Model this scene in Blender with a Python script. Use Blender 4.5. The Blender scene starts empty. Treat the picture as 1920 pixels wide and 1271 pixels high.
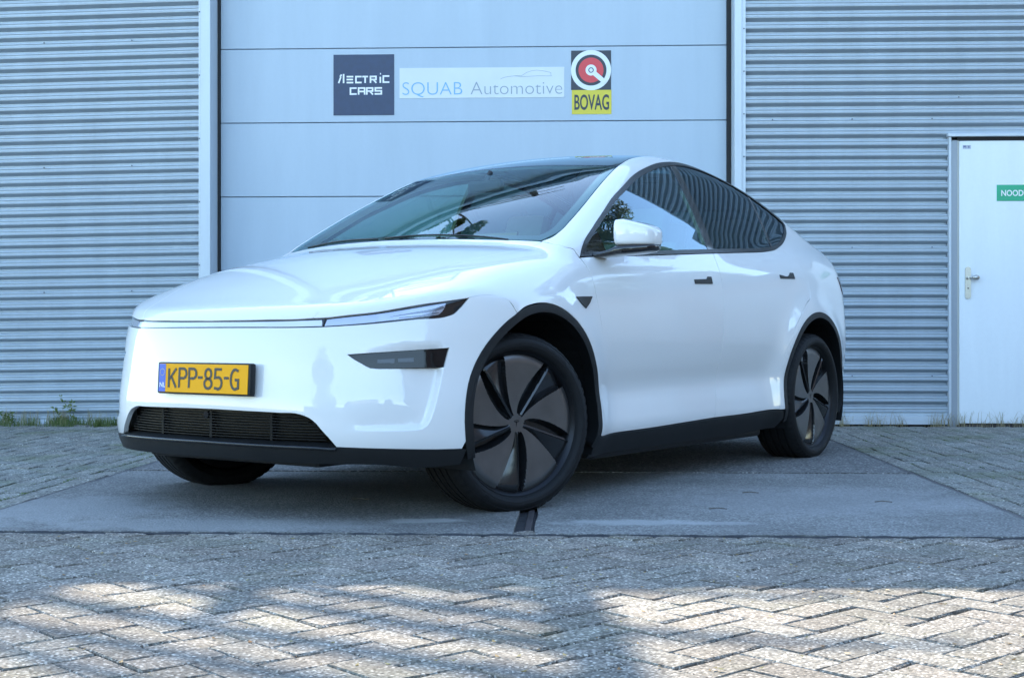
import bpy, bmesh, math, random
import numpy as np
from mathutils import Vector, Matrix
from mathutils.geometry import delaunay_2d_cdt

R = math.radians
random.seed(7)
rng = np.random.default_rng(7)
SC = bpy.context.scene
COL = SC.collection

# ------------------------------------------------------------------ camera, sky, sun
cam = bpy.data.cameras.new('camera')
cam.sensor_width = 36.0
cam.lens = 2541 / 1920 * 36
cam.shift_y = -7.5 / 1920
cam.clip_start = 0.05
cam.clip_end = 3000
camo = bpy.data.objects.new('camera', cam)
COL.objects.link(camo)
camo.location = (0, 0, 0.69)
camo.rotation_euler = (R(90), 0, 0)
SC.camera = camo

SUN_EL = R(38)
SUN_AZ = R(-4.5)          # measured from +Y towards +X
sd = Vector((math.sin(SUN_AZ) * math.cos(SUN_EL), math.cos(SUN_AZ) * math.cos(SUN_EL), math.sin(SUN_EL)))
world = bpy.data.worlds.new('World')
SC.world = world
world.use_nodes = True
wn = world.node_tree.nodes
wl = world.node_tree.links
bg = wn['Background']
sky = wn.new('ShaderNodeTexSky')
sky.sky_type = 'NISHITA'
sky.sun_disc = False
sky.sun_elevation = SUN_EL
sky.sun_rotation = SUN_AZ
sky.air_density = 1.0
sky.dust_density = 0.12
sky.ozone_density = 0.9
tintn = wn.new('ShaderNodeMix'); tintn.data_type = 'RGBA'; tintn.blend_type = 'MULTIPLY'; tintn.inputs[0].default_value = 1
tintn.inputs[7].default_value = (0.985, 1.015, 0.985, 1)      # uniform hue of the whole sky
wl.new(sky.outputs[0], tintn.inputs[6]); wl.new(tintn.outputs[2], bg.inputs[0])
bg.inputs[1].default_value = 0.15
sun = bpy.data.lights.new('sun', 'SUN')
sun.energy = 2.0
sun.angle = R(0.32)
sun.color = (1.0, 0.885, 0.70)
suno = bpy.data.objects.new('sun', sun)
COL.objects.link(suno)
suno.rotation_euler = (-sd).to_track_quat('-Z', 'Y').to_euler()
SC.view_settings.view_transform = 'Standard'
SC.view_settings.look = 'None'
SC.view_settings.exposure = 2.38
SC.view_settings.gamma = 1.0
SC.render.engine = 'CYCLES'
SC.cycles.max_bounces = 10
SC.cycles.transparent_max_bounces = 24
SC.cycles.glossy_bounces = 5

# ------------------------------------------------------------------ materials
MATS = {}
def nmat(name):
    m = bpy.data.materials.new(name)
    m.use_nodes = True
    MATS[name] = m
    nt = m.node_tree
    return m, nt, nt.nodes['Principled BSDF']

def mat(name, col, rough=0.5, metal=0.0, coat=0.0, coatr=0.03, spec=0.5, var=0.0, vscale=6.0, bump=0.0, bscale=60.0, transl=0.0):
    m, nt, b = nmat(name)
    b.inputs['Base Color'].default_value = (*col, 1)
    b.inputs['Roughness'].default_value = rough
    b.inputs['Metallic'].default_value = metal
    b.inputs['Coat Weight'].default_value = coat
    b.inputs['Coat Roughness'].default_value = coatr
    b.inputs['Specular IOR Level'].default_value = spec
    tc = nt.nodes.new('ShaderNodeTexCoord')
    if var > 0:
        n = nt.nodes.new('ShaderNodeTexNoise')
        n.inputs['Scale'].default_value = vscale
        n.inputs['Detail'].default_value = 6
        nt.links.new(tc.outputs['Object'], n.inputs['Vector'])
        mr = nt.nodes.new('ShaderNodeMapRange')
        mr.inputs[1].default_value = 0.3; mr.inputs[2].default_value = 0.7
        mr.inputs[3].default_value = 1 - var; mr.inputs[4].default_value = 1 + var
        nt.links.new(n.outputs[0], mr.inputs[0])
        mx = nt.nodes.new('ShaderNodeMix'); mx.data_type = 'RGBA'; mx.blend_type = 'MULTIPLY'
        mx.inputs[0].default_value = 1
        mx.inputs[6].default_value = (*col, 1)
        nt.links.new(mr.outputs[0], mx.inputs[7])
        nt.links.new(mx.outputs[2], b.inputs['Base Color'])
        mr2 = nt.nodes.new('ShaderNodeMapRange')
        mr2.inputs[3].default_value = max(0, rough - 0.12 * min(1, var * 4)); mr2.inputs[4].default_value = min(1, rough + 0.12 * min(1, var * 4))
        nt.links.new(n.outputs[0], mr2.inputs[0])
        nt.links.new(mr2.outputs[0], b.inputs['Roughness'])
    if bump > 0:
        n2 = nt.nodes.new('ShaderNodeTexNoise')
        n2.inputs['Scale'].default_value = bscale
        n2.inputs['Detail'].default_value = 4
        nt.links.new(tc.outputs['Object'], n2.inputs['Vector'])
        bp = nt.nodes.new('ShaderNodeBump')
        bp.inputs['Strength'].default_value = bump
        bp.inputs['Distance'].default_value = 0.01
        nt.links.new(n2.outputs[0], bp.inputs['Height'])
        nt.links.new(bp.outputs[0], b.inputs['Normal'])
    return m

PAINT = mat('white_pearl_paint', (0.76, 0.735, 0.70), rough=0.38, coat=1.0, coatr=0.015, var=0.012, vscale=3)
BLACKP = mat('black_textured_plastic', (0.008, 0.0085, 0.009), rough=0.5, spec=0.35, var=0.12, bump=0.15, bscale=500)
GLOSSB = mat('gloss_black', (0.008, 0.008, 0.009), rough=0.08, coat=0.5, var=0.05)
TRIM = mat('satin_black_trim', (0.010, 0.0105, 0.012), rough=0.25, var=0.05)
RUBBER = mat('tyre_rubber', (0.008, 0.008, 0.0085), rough=0.66, spec=0.3, var=0.2, vscale=25, bump=0.2, bscale=220)
COVER = mat('satin_grey_wheel_cover', (0.19, 0.185, 0.18), rough=0.32, metal=0.85, var=0.1, vscale=14)
RIMM = mat('dark_alloy', (0.025, 0.025, 0.027), rough=0.35, metal=0.9, var=0.1)
LENS = mat('headlamp_lens', (0.42, 0.44, 0.52), rough=0.10, metal=0.45, coat=1.0, coatr=0.0, var=0.06, vscale=20)
LENSD = mat('headlamp_reflector', (0.17, 0.18, 0.21), rough=0.15, metal=0.7, coat=1.0, coatr=0.0)
BARW = mat('light_bar_diffuser', (0.62, 0.64, 0.68), rough=0.25, coat=1.0, var=0.04)
REDL = mat('tail_lamp_red', (0.05, 0.004, 0.006), rough=0.08, coat=1.0)
CABIN = mat('cabin_dark_trim', (0.03, 0.03, 0.032), rough=0.7, var=0.1)
CABINL = mat('cabin_pale_lining', (0.30, 0.31, 0.31), rough=0.85, var=0.06)
SEATM = mat('pale_grey_leather', (0.42, 0.43, 0.43), rough=0.5, var=0.1)
PLATEY = mat('plate_yellow', (0.92, 0.40, 0.0), rough=0.5, spec=0.2, var=0.02)
PLATEB = mat('plate_blue', (0.02, 0.10, 0.52), rough=0.35)
INKB = mat('plate_black_ink', (0.012, 0.012, 0.012), rough=0.4)
INKW = mat('white_ink', (0.78, 0.79, 0.80), rough=0.45)

def glass_mat(name, tint, refl=1.0):
    m = bpy.data.materials.new(name); m.use_nodes = True
    nt = m.node_tree; nt.nodes.clear()
    out = nt.nodes.new('ShaderNodeOutputMaterial')
    tr = nt.nodes.new('ShaderNodeBsdfTransparent'); tr.inputs[0].default_value = (*tint, 1)
    gl = nt.nodes.new('ShaderNodeBsdfGlossy'); gl.inputs['Roughness'].default_value = 0.0
    gl.inputs['Color'].default_value = (0.72, 0.88, 1.0, 1)
    fr = nt.nodes.new('ShaderNodeFresnel')
    gb = nt.nodes.new('ShaderNodeNewGeometry'); im = nt.nodes.new('ShaderNodeMath'); im.operation = 'MULTIPLY_ADD'
    im.inputs[1].default_value = 1 / 1.62 - 1.62; im.inputs[2].default_value = 1.62
    nt.links.new(gb.outputs['Backfacing'], im.inputs[0]); nt.links.new(im.outputs[0], fr.inputs[0])
    mu = nt.nodes.new('ShaderNodeMath'); mu.operation = 'MULTIPLY'; mu.inputs[1].default_value = refl; mu.use_clamp = True
    mx = nt.nodes.new('ShaderNodeMixShader')
    nt.links.new(fr.outputs[0], mu.inputs[0])
    nt.links.new(mu.outputs[0], mx.inputs[0])
    nt.links.new(tr.outputs[0], mx.inputs[1]); nt.links.new(gl.outputs[0], mx.inputs[2])
    nt.links.new(mx.outputs[0], out.inputs[0])
    MATS[name] = m
    return m
GLASSF = glass_mat('green_tinted_glass', (0.50, 0.70, 0.64), 0.85)
GLASSS = glass_mat('side_window_glass', (0.32, 0.50, 0.48), 1.55)
GLASSR = glass_mat('privacy_glass', (0.10, 0.14, 0.14), 1.15)
GLASST = glass_mat('roof_glass', (0.05, 0.06, 0.07), 1.5)
GLASSL = glass_mat('lamp_cover_glass', (0.85, 0.88, 0.95), 1.0)
for m in (GLASSF,):
    pass

def metal_paint(name, col, rough, metal, streak=0.06):
    """coated steel: faint vertical run marks and dirt"""
    m, nt, b = nmat(name)
    tc = nt.nodes.new('ShaderNodeTexCoord')
    mp = nt.nodes.new('ShaderNodeMapping'); mp.inputs['Scale'].default_value = (3.0, 3.0, 0.35)
    n = nt.nodes.new('ShaderNodeTexNoise'); n.inputs['Scale'].default_value = 2.2; n.inputs['Detail'].default_value = 8; n.inputs['Roughness'].default_value = 0.65
    n2 = nt.nodes.new('ShaderNodeTexNoise'); n2.inputs['Scale'].default_value = 38; n2.inputs['Detail'].default_value = 5
    nt.links.new(tc.outputs['Object'], mp.inputs[0]); nt.links.new(mp.outputs[0], n.inputs['Vector']); nt.links.new(tc.outputs['Object'], n2.inputs['Vector'])
    ad = nt.nodes.new('ShaderNodeMath'); ad.operation = 'MULTIPLY_ADD'; ad.inputs[1].default_value = 0.35
    nt.links.new(n2.outputs[0], ad.inputs[0]); nt.links.new(n.outputs[0], ad.inputs[2])
    mr = nt.nodes.new('ShaderNodeMapRange'); mr.inputs[1].default_value = 0.45; mr.inputs[2].default_value = 0.95
    mr.inputs[3].default_value = 1 + streak; mr.inputs[4].default_value = 1 - streak
    nt.links.new(ad.outputs[0], mr.inputs[0])
    mx = nt.nodes.new('ShaderNodeMix'); mx.data_type = 'RGBA'; mx.blend_type = 'MULTIPLY'; mx.inputs[0].default_value = 1
    mx.inputs[6].default_value = (*col, 1)
    nt.links.new(mr.outputs[0], mx.inputs[7]); nt.links.new(mx.outputs[2], b.inputs['Base Color'])
    mr2 = nt.nodes.new('ShaderNodeMapRange'); mr2.inputs[3].default_value = rough - .07; mr2.inputs[4].default_value = rough + .12
    nt.links.new(n.outputs[0], mr2.inputs[0]); nt.links.new(mr2.outputs[0], b.inputs['Roughness'])
    b.inputs['Metallic'].default_value = metal
    bp = nt.nodes.new('ShaderNodeBump'); bp.inputs['Strength'].default_value = 0.06; bp.inputs['Distance'].default_value = 0.02
    nt.links.new(n.outputs[0], bp.inputs['Height']); nt.links.new(bp.outputs[0], b.inputs['Normal'])
    return m
SHEET = metal_paint('silver_corrugated_sheet', (0.375, 0.43, 0.475), 0.40, 0.22, 0.08)
FLASH = metal_paint('pale_grey_flashing', (0.52, 0.57, 0.61), 0.40, 0.15, 0.04)
DOORP = metal_paint('pale_grey_door_panel', (0.385, 0.465, 0.54), 0.42, 0.05, 0.035)
WDOOR = metal_paint('off_white_door', (0.78, 0.82, 0.83), 0.42, 0.0, 0.04)
CREAM = metal_paint('cream_door_frame', (0.55, 0.55, 0.49), 0.5, 0.0, 0.1)
DARKGAP = mat('black_seal_and_gap_shade', (0.012, 0.013, 0.015), rough=0.7)  # rubber seals, and the black that stands in for shade in panel gaps
STEEL = mat('brushed_steel', (0.50, 0.49, 0.45), rough=0.32, metal=0.85, var=0.08, vscale=60)
SCREW = mat('screw_head_grey', (0.12, 0.13, 0.15), rough=0.5, metal=0.4)
ROOFM = mat('roofing_felt', (0.09, 0.09, 0.09), rough=0.9, var=0.2)
BRICKD = mat('dark_plinth_brick', (0.06, 0.045, 0.04), rough=0.9, var=0.4, vscale=14, bump=0.5, bscale=60)

def aggregate(name, base, light, dark, vs=120.0, contrast=1.0, rand=0.12, moss=0.0, moss_s=1.2, patch=0.15, bump=0.5, stain=None):
    """exposed-aggregate concrete: grains of pale and dark stone in a grey matrix"""
    m, nt, b = nmat(name)
    N = nt.nodes.new; Lk = nt.links.new
    geo = N('ShaderNodeNewGeometry')
    oi = N('ShaderNodeObjectInfo')
    vo = N('ShaderNodeTexVoronoi'); vo.inputs['Scale'].default_value = vs
    Lk(geo.outputs['Position'], vo.inputs['Vector'])
    wn_ = N('ShaderNodeTexWhiteNoise'); wn_.noise_dimensions = '3D'
    Lk(vo.outputs['Position'], wn_.inputs['Vector'])
    cr = N('ShaderNodeValToRGB')
    e = cr.color_ramp.elements
    e[0].position = 0.0; e[0].color = (*dark, 1)
    e[1].position = 1.0; e[1].color = (*light, 1)
    a = cr.color_ramp.elements.new(0.35); a.color = (*[d * .45 + c * .55 for d, c in zip(dark, base)], 1)
    a = cr.color_ramp.elements.new(0.6); a.color = (*base, 1)
    a = cr.color_ramp.elements.new(0.88); a.color = (*[l * .45 + c * .55 for l, c in zip(light, base)], 1)
    Lk(wn_.outputs['Value'], cr.inputs[0])
    # matrix between the grains
    dm = N('ShaderNodeMapRange'); dm.inputs[1].default_value = 0.25; dm.inputs[2].default_value = 0.62
    Lk(vo.outputs['Distance'], dm.inputs[0])
    mx = N('ShaderNodeMix'); mx.data_type = 'RGBA'
    mu = N('ShaderNodeMath'); mu.operation = 'MULTIPLY'; mu.inputs[1].default_value = 0.75
    Lk(dm.outputs[0], mu.inputs[0]); Lk(mu.outputs[0], mx.inputs[0])
    Lk(cr.outputs[0], mx.inputs[6]); mx.inputs[7].default_value = (*[c * .62 for c in base], 1)
    # large patches
    n = N('ShaderNodeTexNoise'); n.inputs['Scale'].default_value = 1.7; n.inputs['Detail'].default_value = 9; n.inputs['Roughness'].default_value = 0.6
    Lk(geo.outputs['Position'], n.inputs['Vector'])
    mr = N('ShaderNodeMapRange'); mr.inputs[1].default_value = 0.3; mr.inputs[2].default_value = 0.7
    mr.inputs[3].default_value = 1 - patch; mr.inputs[4].default_value = 1 + patch
    Lk(n.outputs[0], mr.inputs[0])
    rr = N('ShaderNodeMapRange'); rr.inputs[3].default_value = 1 - rand; rr.inputs[4].default_value = 1 + rand
    Lk(oi.outputs['Random'], rr.inputs[0])
    mm = N('ShaderNodeMath'); mm.operation = 'MULTIPLY'; Lk(mr.outputs[0], mm.inputs[0]); Lk(rr.outputs[0], mm.inputs[1])
    m2 = N('ShaderNodeMix'); m2.data_type = 'RGBA'; m2.blend_type = 'MULTIPLY'; m2.inputs[0].default_value = 1
    Lk(mx.outputs[2], m2.inputs[6]); Lk(mm.outputs[0], m2.inputs[7])
    # slight hue shift per piece: greyer or pinker
    hs = N('ShaderNodeMix'); hs.data_type = 'RGBA'; hs.blend_type = 'MULTIPLY'
    wn2 = N('ShaderNodeTexWhiteNoise'); wn2.noise_dimensions = '1D'; Lk(oi.outputs['Random'], wn2.inputs['W'])
    Lk(wn2.outputs['Value'], hs.inputs[0]); Lk(m2.outputs[2], hs.inputs[6]); hs.inputs[7].default_value = (1.03, 0.97, 0.95, 1)
    last = hs.outputs[2]
    if moss > 0:
        n3 = N('ShaderNodeTexNoise'); n3.inputs['Scale'].default_value = moss_s; n3.inputs['Detail'].default_value = 10; n3.inputs['Roughness'].default_value = 0.72
        Lk(geo.outputs['Position'], n3.inputs['Vector'])
        m3 = N('ShaderNodeMapRange'); m3.inputs[1].default_value = 0.5; m3.inputs[2].default_value = 0.68; m3.inputs[4].default_value = moss
        Lk(n3.outputs[0], m3.inputs[0])
        mg = N('ShaderNodeMix'); mg.data_type = 'RGBA'; Lk(m3.outputs[0], mg.inputs[0]); Lk(last, mg.inputs[6]); mg.inputs[7].default_value = (0.11, 0.13, 0.05, 1)
        last = mg.outputs[2]
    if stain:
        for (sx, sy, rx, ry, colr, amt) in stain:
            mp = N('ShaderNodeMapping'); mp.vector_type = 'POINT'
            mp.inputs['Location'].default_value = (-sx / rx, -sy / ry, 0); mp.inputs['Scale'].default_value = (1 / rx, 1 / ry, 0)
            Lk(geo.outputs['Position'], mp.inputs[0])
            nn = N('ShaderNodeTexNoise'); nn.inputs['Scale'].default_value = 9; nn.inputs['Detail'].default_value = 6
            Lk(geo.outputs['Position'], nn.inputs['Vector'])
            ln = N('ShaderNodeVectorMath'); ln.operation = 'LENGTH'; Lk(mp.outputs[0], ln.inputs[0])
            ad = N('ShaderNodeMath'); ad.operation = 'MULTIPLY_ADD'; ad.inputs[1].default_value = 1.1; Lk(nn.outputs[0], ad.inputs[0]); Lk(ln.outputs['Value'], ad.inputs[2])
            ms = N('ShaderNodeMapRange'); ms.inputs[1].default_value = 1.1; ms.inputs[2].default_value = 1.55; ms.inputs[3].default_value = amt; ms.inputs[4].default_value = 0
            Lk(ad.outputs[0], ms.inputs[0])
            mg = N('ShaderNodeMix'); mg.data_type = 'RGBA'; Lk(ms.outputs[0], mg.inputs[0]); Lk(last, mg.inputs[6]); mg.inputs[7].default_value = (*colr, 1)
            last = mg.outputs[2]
    Lk(last, b.inputs['Base Color'])
    b.inputs['Roughness'].default_value = 0.82
    b.inputs['Specular IOR Level'].default_value = 0.35
    bp = N('ShaderNodeBump'); bp.inputs['Strength'].default_value = bump; bp.inputs['Distance'].default_value = 0.004; bp.invert = True
    Lk(vo.outputs['Distance'], bp.inputs['Height'])
    bp2 = N('ShaderNodeBump'); bp2.inputs['Strength'].default_value = 0.3; bp2.inputs['Distance'].default_value = 0.01
    n4 = N('ShaderNodeTexNoise'); n4.inputs['Scale'].default_value = 30; n4.inputs['Detail'].default_value = 5
    Lk(geo.outputs['Position'], n4.inputs['Vector']); Lk(n4.outputs[0], bp2.inputs['Height']); Lk(bp.outputs[0], bp2.inputs['Normal'])
    Lk(bp2.outputs[0], b.inputs['Normal'])
    return m
PAVF = aggregate('gravel_faced_paver', (0.26, 0.235, 0.195), (0.68, 0.63, 0.54), (0.04, 0.035, 0.03), vs=135, rand=0.2, moss=0.22, moss_s=2.5, bump=0.7)
PAVS = aggregate('weathered_side_paver', (0.28, 0.275, 0.24), (0.58, 0.57, 0.50), (0.07, 0.07, 0.06), vs=110, rand=0.14, moss=0.75, moss_s=1.6, bump=0.7)
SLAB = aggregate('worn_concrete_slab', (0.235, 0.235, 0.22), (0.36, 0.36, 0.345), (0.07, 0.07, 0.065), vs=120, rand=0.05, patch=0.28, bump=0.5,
                 stain=[(-1.1, 4.9, .75, .22, (0.30, 0.30, 0.285), .55), (-1.75, 5.35, .5, .5, (0.29, 0.29, 0.28), .55), (-.32, 5.0, .2, .07, (0.36, 0.36, 0.34), .7),
                        (.45, 4.95, .35, .09, (0.35, 0.355, 0.34), .7), (.75, 4.93, .22, .06, (0.35, 0.35, 0.34), .5), (1.3, 5.6, .8, .6, (0.27, 0.27, 0.265), .4),
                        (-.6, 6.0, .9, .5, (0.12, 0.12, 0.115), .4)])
SLAB2 = aggregate('coarse_rear_slab', (0.20, 0.20, 0.19), (0.46, 0.46, 0.44), (0.035, 0.035, 0.035), vs=90, rand=0.05, patch=0.15, bump=0.6)
JOINT = mat('joint_soil', (0.035, 0.034, 0.028), rough=0.95, var=0.45, vscale=9, bump=0.6, bscale=90)
JOINTG = mat('mossy_joint_soil', (0.055, 0.062, 0.03), rough=0.95, var=0.6, vscale=7, bump=0.6, bscale=90)
BITUM = mat('bitumen_joint', (0.022, 0.022, 0.025), rough=0.6, var=0.4, vscale=12, bump=0.8, bscale=45)
EDGEST = mat('rusted_edge_iron', (0.075, 0.065, 0.066), rough=0.55, metal=0.35, var=0.35, vscale=18, bump=0.3)
ASPH = aggregate('yard_paving', (0.20, 0.185, 0.17), (0.4, 0.38, 0.35), (0.06, 0.06, 0.055), vs=60, rand=0, patch=0.2, bump=0.4)
BARK = mat('tree_bark', (0.10, 0.08, 0.06), rough=0.9, var=0.4, vscale=12, bump=0.8, bscale=30)
def leafmat(name, c1, c2):
    m, nt, b = nmat(name)
    geo = nt.nodes.new('ShaderNodeNewGeometry')
    mx = nt.nodes.new('ShaderNodeMix'); mx.data_type = 'RGBA'
    nt.links.new(geo.outputs['Random Per Island'], mx.inputs[0])
    mx.inputs[6].default_value = (*c1, 1); mx.inputs[7].default_value = (*c2, 1)
    nt.links.new(mx.outputs[2], b.inputs['Base Color'])
    b.inputs['Roughness'].default_value = 0.55
    tl = nt.nodes.new('ShaderNodeBsdfTranslucent'); nt.links.new(mx.outputs[2], tl.inputs[0])
    ms = nt.nodes.new('ShaderNodeMixShader'); ms.inputs[0].default_value = 0.35
    out = nt.nodes['Material Output']
    nt.links.new(b.outputs[0], ms.inputs[1]); nt.links.new(tl.outputs[0], ms.inputs[2]); nt.links.new(ms.outputs[0], out.inputs[0])
    return m
LEAF = leafmat('tree_leaf', (0.05, 0.09, 0.02), (0.13, 0.17, 0.04))
LEAF2 = leafmat('yellow_green_leaf', (0.10, 0.12, 0.02), (0.22, 0.20, 0.05))
GRASS = leafmat('grass_blade', (0.07, 0.12, 0.025), (0.16, 0.20, 0.06))
STRAW = leafmat('dry_grass_blade', (0.30, 0.25, 0.13), (0.42, 0.38, 0.24))

# ------------------------------------------------------------------ object helpers
def tag(o, label=None, cat=None, group=None, kind=None):
    if label: o['label'] = label
    if cat: o['category'] = cat
    if group: o['group'] = group
    if kind: o['kind'] = kind
    return o
def link(name, me, parent=None, m=None):
    o = bpy.data.objects.new(name, me)
    COL.objects.link(o)
    if parent: o.parent = parent
    if m is not None and me is not None and len(me.materials) == 0: me.materials.append(m)
    return o
def empty(name, loc=(0, 0, 0), rz=0, parent=None):
    o = bpy.data.objects.new(name, None); COL.objects.link(o)
    o.location = loc; o.rotation_euler = (0, 0, rz); o.empty_display_size = .2
    if parent: o.parent = parent
    return o
def mesh(name, vs, fs, smooth=False):
    me = bpy.data.meshes.new(name)
    me.from_pydata([tuple(map(float, v)) for v in vs], [], [tuple(map(int, f)) for f in fs])
    if smooth: me.polygons.foreach_set('use_smooth', [True] * len(me.polygons))
    me.update()
    return me
class MB:
    """collects simple solids into one mesh"""
    def __init__(s): s.v = []; s.f = []
    def add(s, vs, fs):
        n = len(s.v); s.v += [tuple(v) for v in vs]; s.f += [tuple(i + n for i in f) for f in fs]
    def box(s, a, b, ch=0.0, M=None):
        x0, y0, z0 = a; x1, y1, z1 = b
        if ch <= 0:
            vs = [(x, y, z) for z in (z0, z1) for y in (y0, y1) for x in (x0, x1)]
            fs = [(0, 2, 3, 1), (4, 5, 7, 6), (0, 1, 5, 4), (2, 6, 7, 3), (0, 4, 6, 2), (1, 3, 7, 5)]
        else:
            bm = bmesh.new(); bmesh.ops.create_cube(bm, size=1)
            for v in bm.verts:
                v.co = Vector(((x0 + x1) / 2 + v.co.x * (x1 - x0), (y0 + y1) / 2 + v.co.y * (y1 - y0), (z0 + z1) / 2 + v.co.z * (z1 - z0)))
            bmesh.ops.bevel(bm, geom=bm.edges[:], offset=ch, segments=2 if ch > .004 else 1, affect='EDGES', profile=.6)
            bm.verts.index_update()
            vs = [v.co.copy() for v in bm.verts]; fs = [[v.index for v in f.verts] for f in bm.faces]; bm.free()
        if M is not None: vs = [M @ Vector(v) for v in vs]
        s.add(vs, fs)
    def cyl(s, p, q, r0, r1=None, n=12, cap=True):
        p = Vector(p); q = Vector(q); r1 = r0 if r1 is None else r1
        d = (q - p).normalized(); a = d.orthogonal().normalized(); b = d.cross(a)
        vs = []
        for k in range(n):
            t = 2 * math.pi * k / n; o = a * math.cos(t) + b * math.sin(t)
            vs.append(p + o * r0); vs.append(q + o * r1)
        fs = [(2 * k, 2 * ((k + 1) % n), 2 * ((k + 1) % n) + 1, 2 * k + 1) for k in range(n)]
        if cap: fs += [tuple(2 * k for k in range(n))[::-1], tuple(2 * k + 1 for k in range(n))]
        s.add(vs, fs)
    def tube(s, pts, rad, n=8):
        """polyline tube with per-point radius"""
        rings = []
        pts = [Vector(p) for p in pts]
        ref = None
        for i, p in enumerate(pts):
            d = (pts[min(i + 1, len(pts) - 1)] - pts[max(i - 1, 0)]).normalized()
            if ref is None: ref = d.orthogonal().normalized()
            ref = (ref - d * ref.dot(d)).normalized(); b = d.cross(ref)
            r = rad[i] if hasattr(rad, '__len__') else rad
            rings.append([p + (ref * math.cos(2 * math.pi * k / n) + b * math.sin(2 * math.pi * k / n)) * r for k in range(n)])
        vs = [v for rg in rings for v in rg]
        fs = [(i * n + k, i * n + (k + 1) % n, (i + 1) * n + (k + 1) % n, (i + 1) * n + k) for i in range(len(rings) - 1) for k in range(n)]
        fs += [tuple(range(n))[::-1], tuple((len(rings) - 1) * n + k for k in range(n))]
        s.add(vs, fs)
    def build(s, name, m, parent=None, smooth=False, angle=None):
        me = mesh(name, s.v, s.f, smooth or angle is not None)
        me.materials.append(m)
        if angle is not None:
            try: me.set_sharp_from_angle(angle=R(angle))
            except Exception: pass
        return link(name, me, parent)

# site frame: u runs along the wall to the right, v away from the camera
PS = R(2.4)
SITE = Matrix.Rotation(-PS, 4, 'Z')
def site_empty(name, loc=(0, 0, 0)):
    o = empty(name, SITE @ Vector(loc), -PS); return o

# ------------------------------------------------------------------ ground
me = mesh('ground', [(-600, -600, -.06), (600, -600, -.06), (600, 900, -.06), (-600, 900, -.06)], [(0, 1, 2, 3)])
g = link('ground', me, None, ASPH); tag(g, kind='structure')

V_FRONT, V_MID, V_REAR, V_WALL = 4.67, 6.75, 8.9, 10.4
U_L, U_J0, U_J1, U_R = -2.22, -.192, -.122, 1.69

def paver_mesh(name, L, Wd, seed, ch=.004, ragged=.0028, ge=.0022, gs=.0022):
    rg = random.Random(seed)
    l, w = L / 2 - ge, Wd / 2 - gs
    top = []; mid = []; bot = []
    def ring(l, w, z, j):
        pts = [(-l, -w), (-l / 3, -w), (l / 3, -w), (l, -w), (l, 0), (l, w), (l / 3, w), (-l / 3, w), (-l, w), (-l, 0)]
        return [(x + rg.uniform(-j, j), y + rg.uniform(-j, j), z + rg.uniform(-j, j) * .5) for x, y in pts]
    v = ring(l - ch, w - ch, 0, ragged * .6) + ring(l, w, -ch * .9, ragged) + ring(l, w, -.055, 0)
    n = 10
    f = [tuple(range(n))]
    for k in range(2):
        for i in range(n):
            f.append((k * n + i, (k + 1) * n + i, (k + 1) * n + (i + 1) % n, k * n + (i + 1) % n))
    return mesh(name, v, f)

def lay(parent, spots, meshes, material, limit, stuffname, hj=.0022, tj=.008):
    """spots: (u, v, rot, orient) sorted so the ones that show largest come first"""
    for me_ in meshes:
        if not len(me_.materials): me_.materials.append(material)
    mb = MB()
    for i, sp0 in enumerate(spots):
        u, v, rz = sp0[:3]
        Mx = Matrix.Translation((u, v, random.uniform(-hj, hj))) @ Matrix.Rotation(rz + random.uniform(-.012, .012), 4, 'Z') @ Matrix.Rotation(random.uniform(-tj, tj), 4, 'X') @ Matrix.Rotation(random.uniform(-tj, tj), 4, 'Y')
        me_ = random.choice(sp0[3] if len(sp0) > 3 else meshes)
        if i < limit:
            o = bpy.data.objects.new('paver', me_); COL.objects.link(o); o.parent = parent; o.matrix_local = Mx
        else:
            mb.add([Mx @ vv.co for vv in me_.vertices], [list(p.vertices) for p in me_.polygons])
    if mb.v:
        o = mb.build(stuffname, material, parent); o['kind'] = 'stuff'

# foreground: 45 degree herringbone of gravel-faced blocks
UN = .103
fore = MB(); fore.box((-9, -4, -.055), (9, V_FRONT + .05, -.0105))
fo = fore.build('forecourt', JOINT); fo.rotation_euler = (0, 0, -PS); tag(fo, kind='structure')
pmH = [paver_mesh('paver_block', UN * 2, UN, k, ge=.0008, gs=.0036) for k in range(6)]
pmV = [paver_mesh('paver_block', UN * 2, UN, 40 + k, ge=.0036, gs=.0010) for k in range(6)]
spots = []
c45, s45 = math.cos(R(45)), math.sin(R(45))
NR = 46
for a in range(-NR, NR):
    for b_ in range(-NR, NR):
        k = (a - b_) % 4
        if k == 0: cx_, cy_, rz = a + 1, b_ + .5, 0
        elif k == 3: cx_, cy_, rz = a + .5, b_ + 1, math.pi / 2
        else: continue
        x, y = cx_ * UN, cy_ * UN
        u, v = x * c45 - y * s45, x * s45 + y * c45 + 2.6
        if v > V_FRONT + .05 or v < 1.2 or abs(u) > 2.6: continue
        spots.append((u, v, rz + R(45), pmH if rz == 0 else pmV))
def vis(s):
    u, v = s[0], s[1]
    inside = abs(u + .0) < .40 * v + .08 and v > 2.58
    return (0 if inside else 1, v if inside else abs(u) + abs(v - 3))
spots.sort(key=vis)
lay(fo, spots, pmH + pmV, PAVF, 300, 'paver_field')

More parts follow.
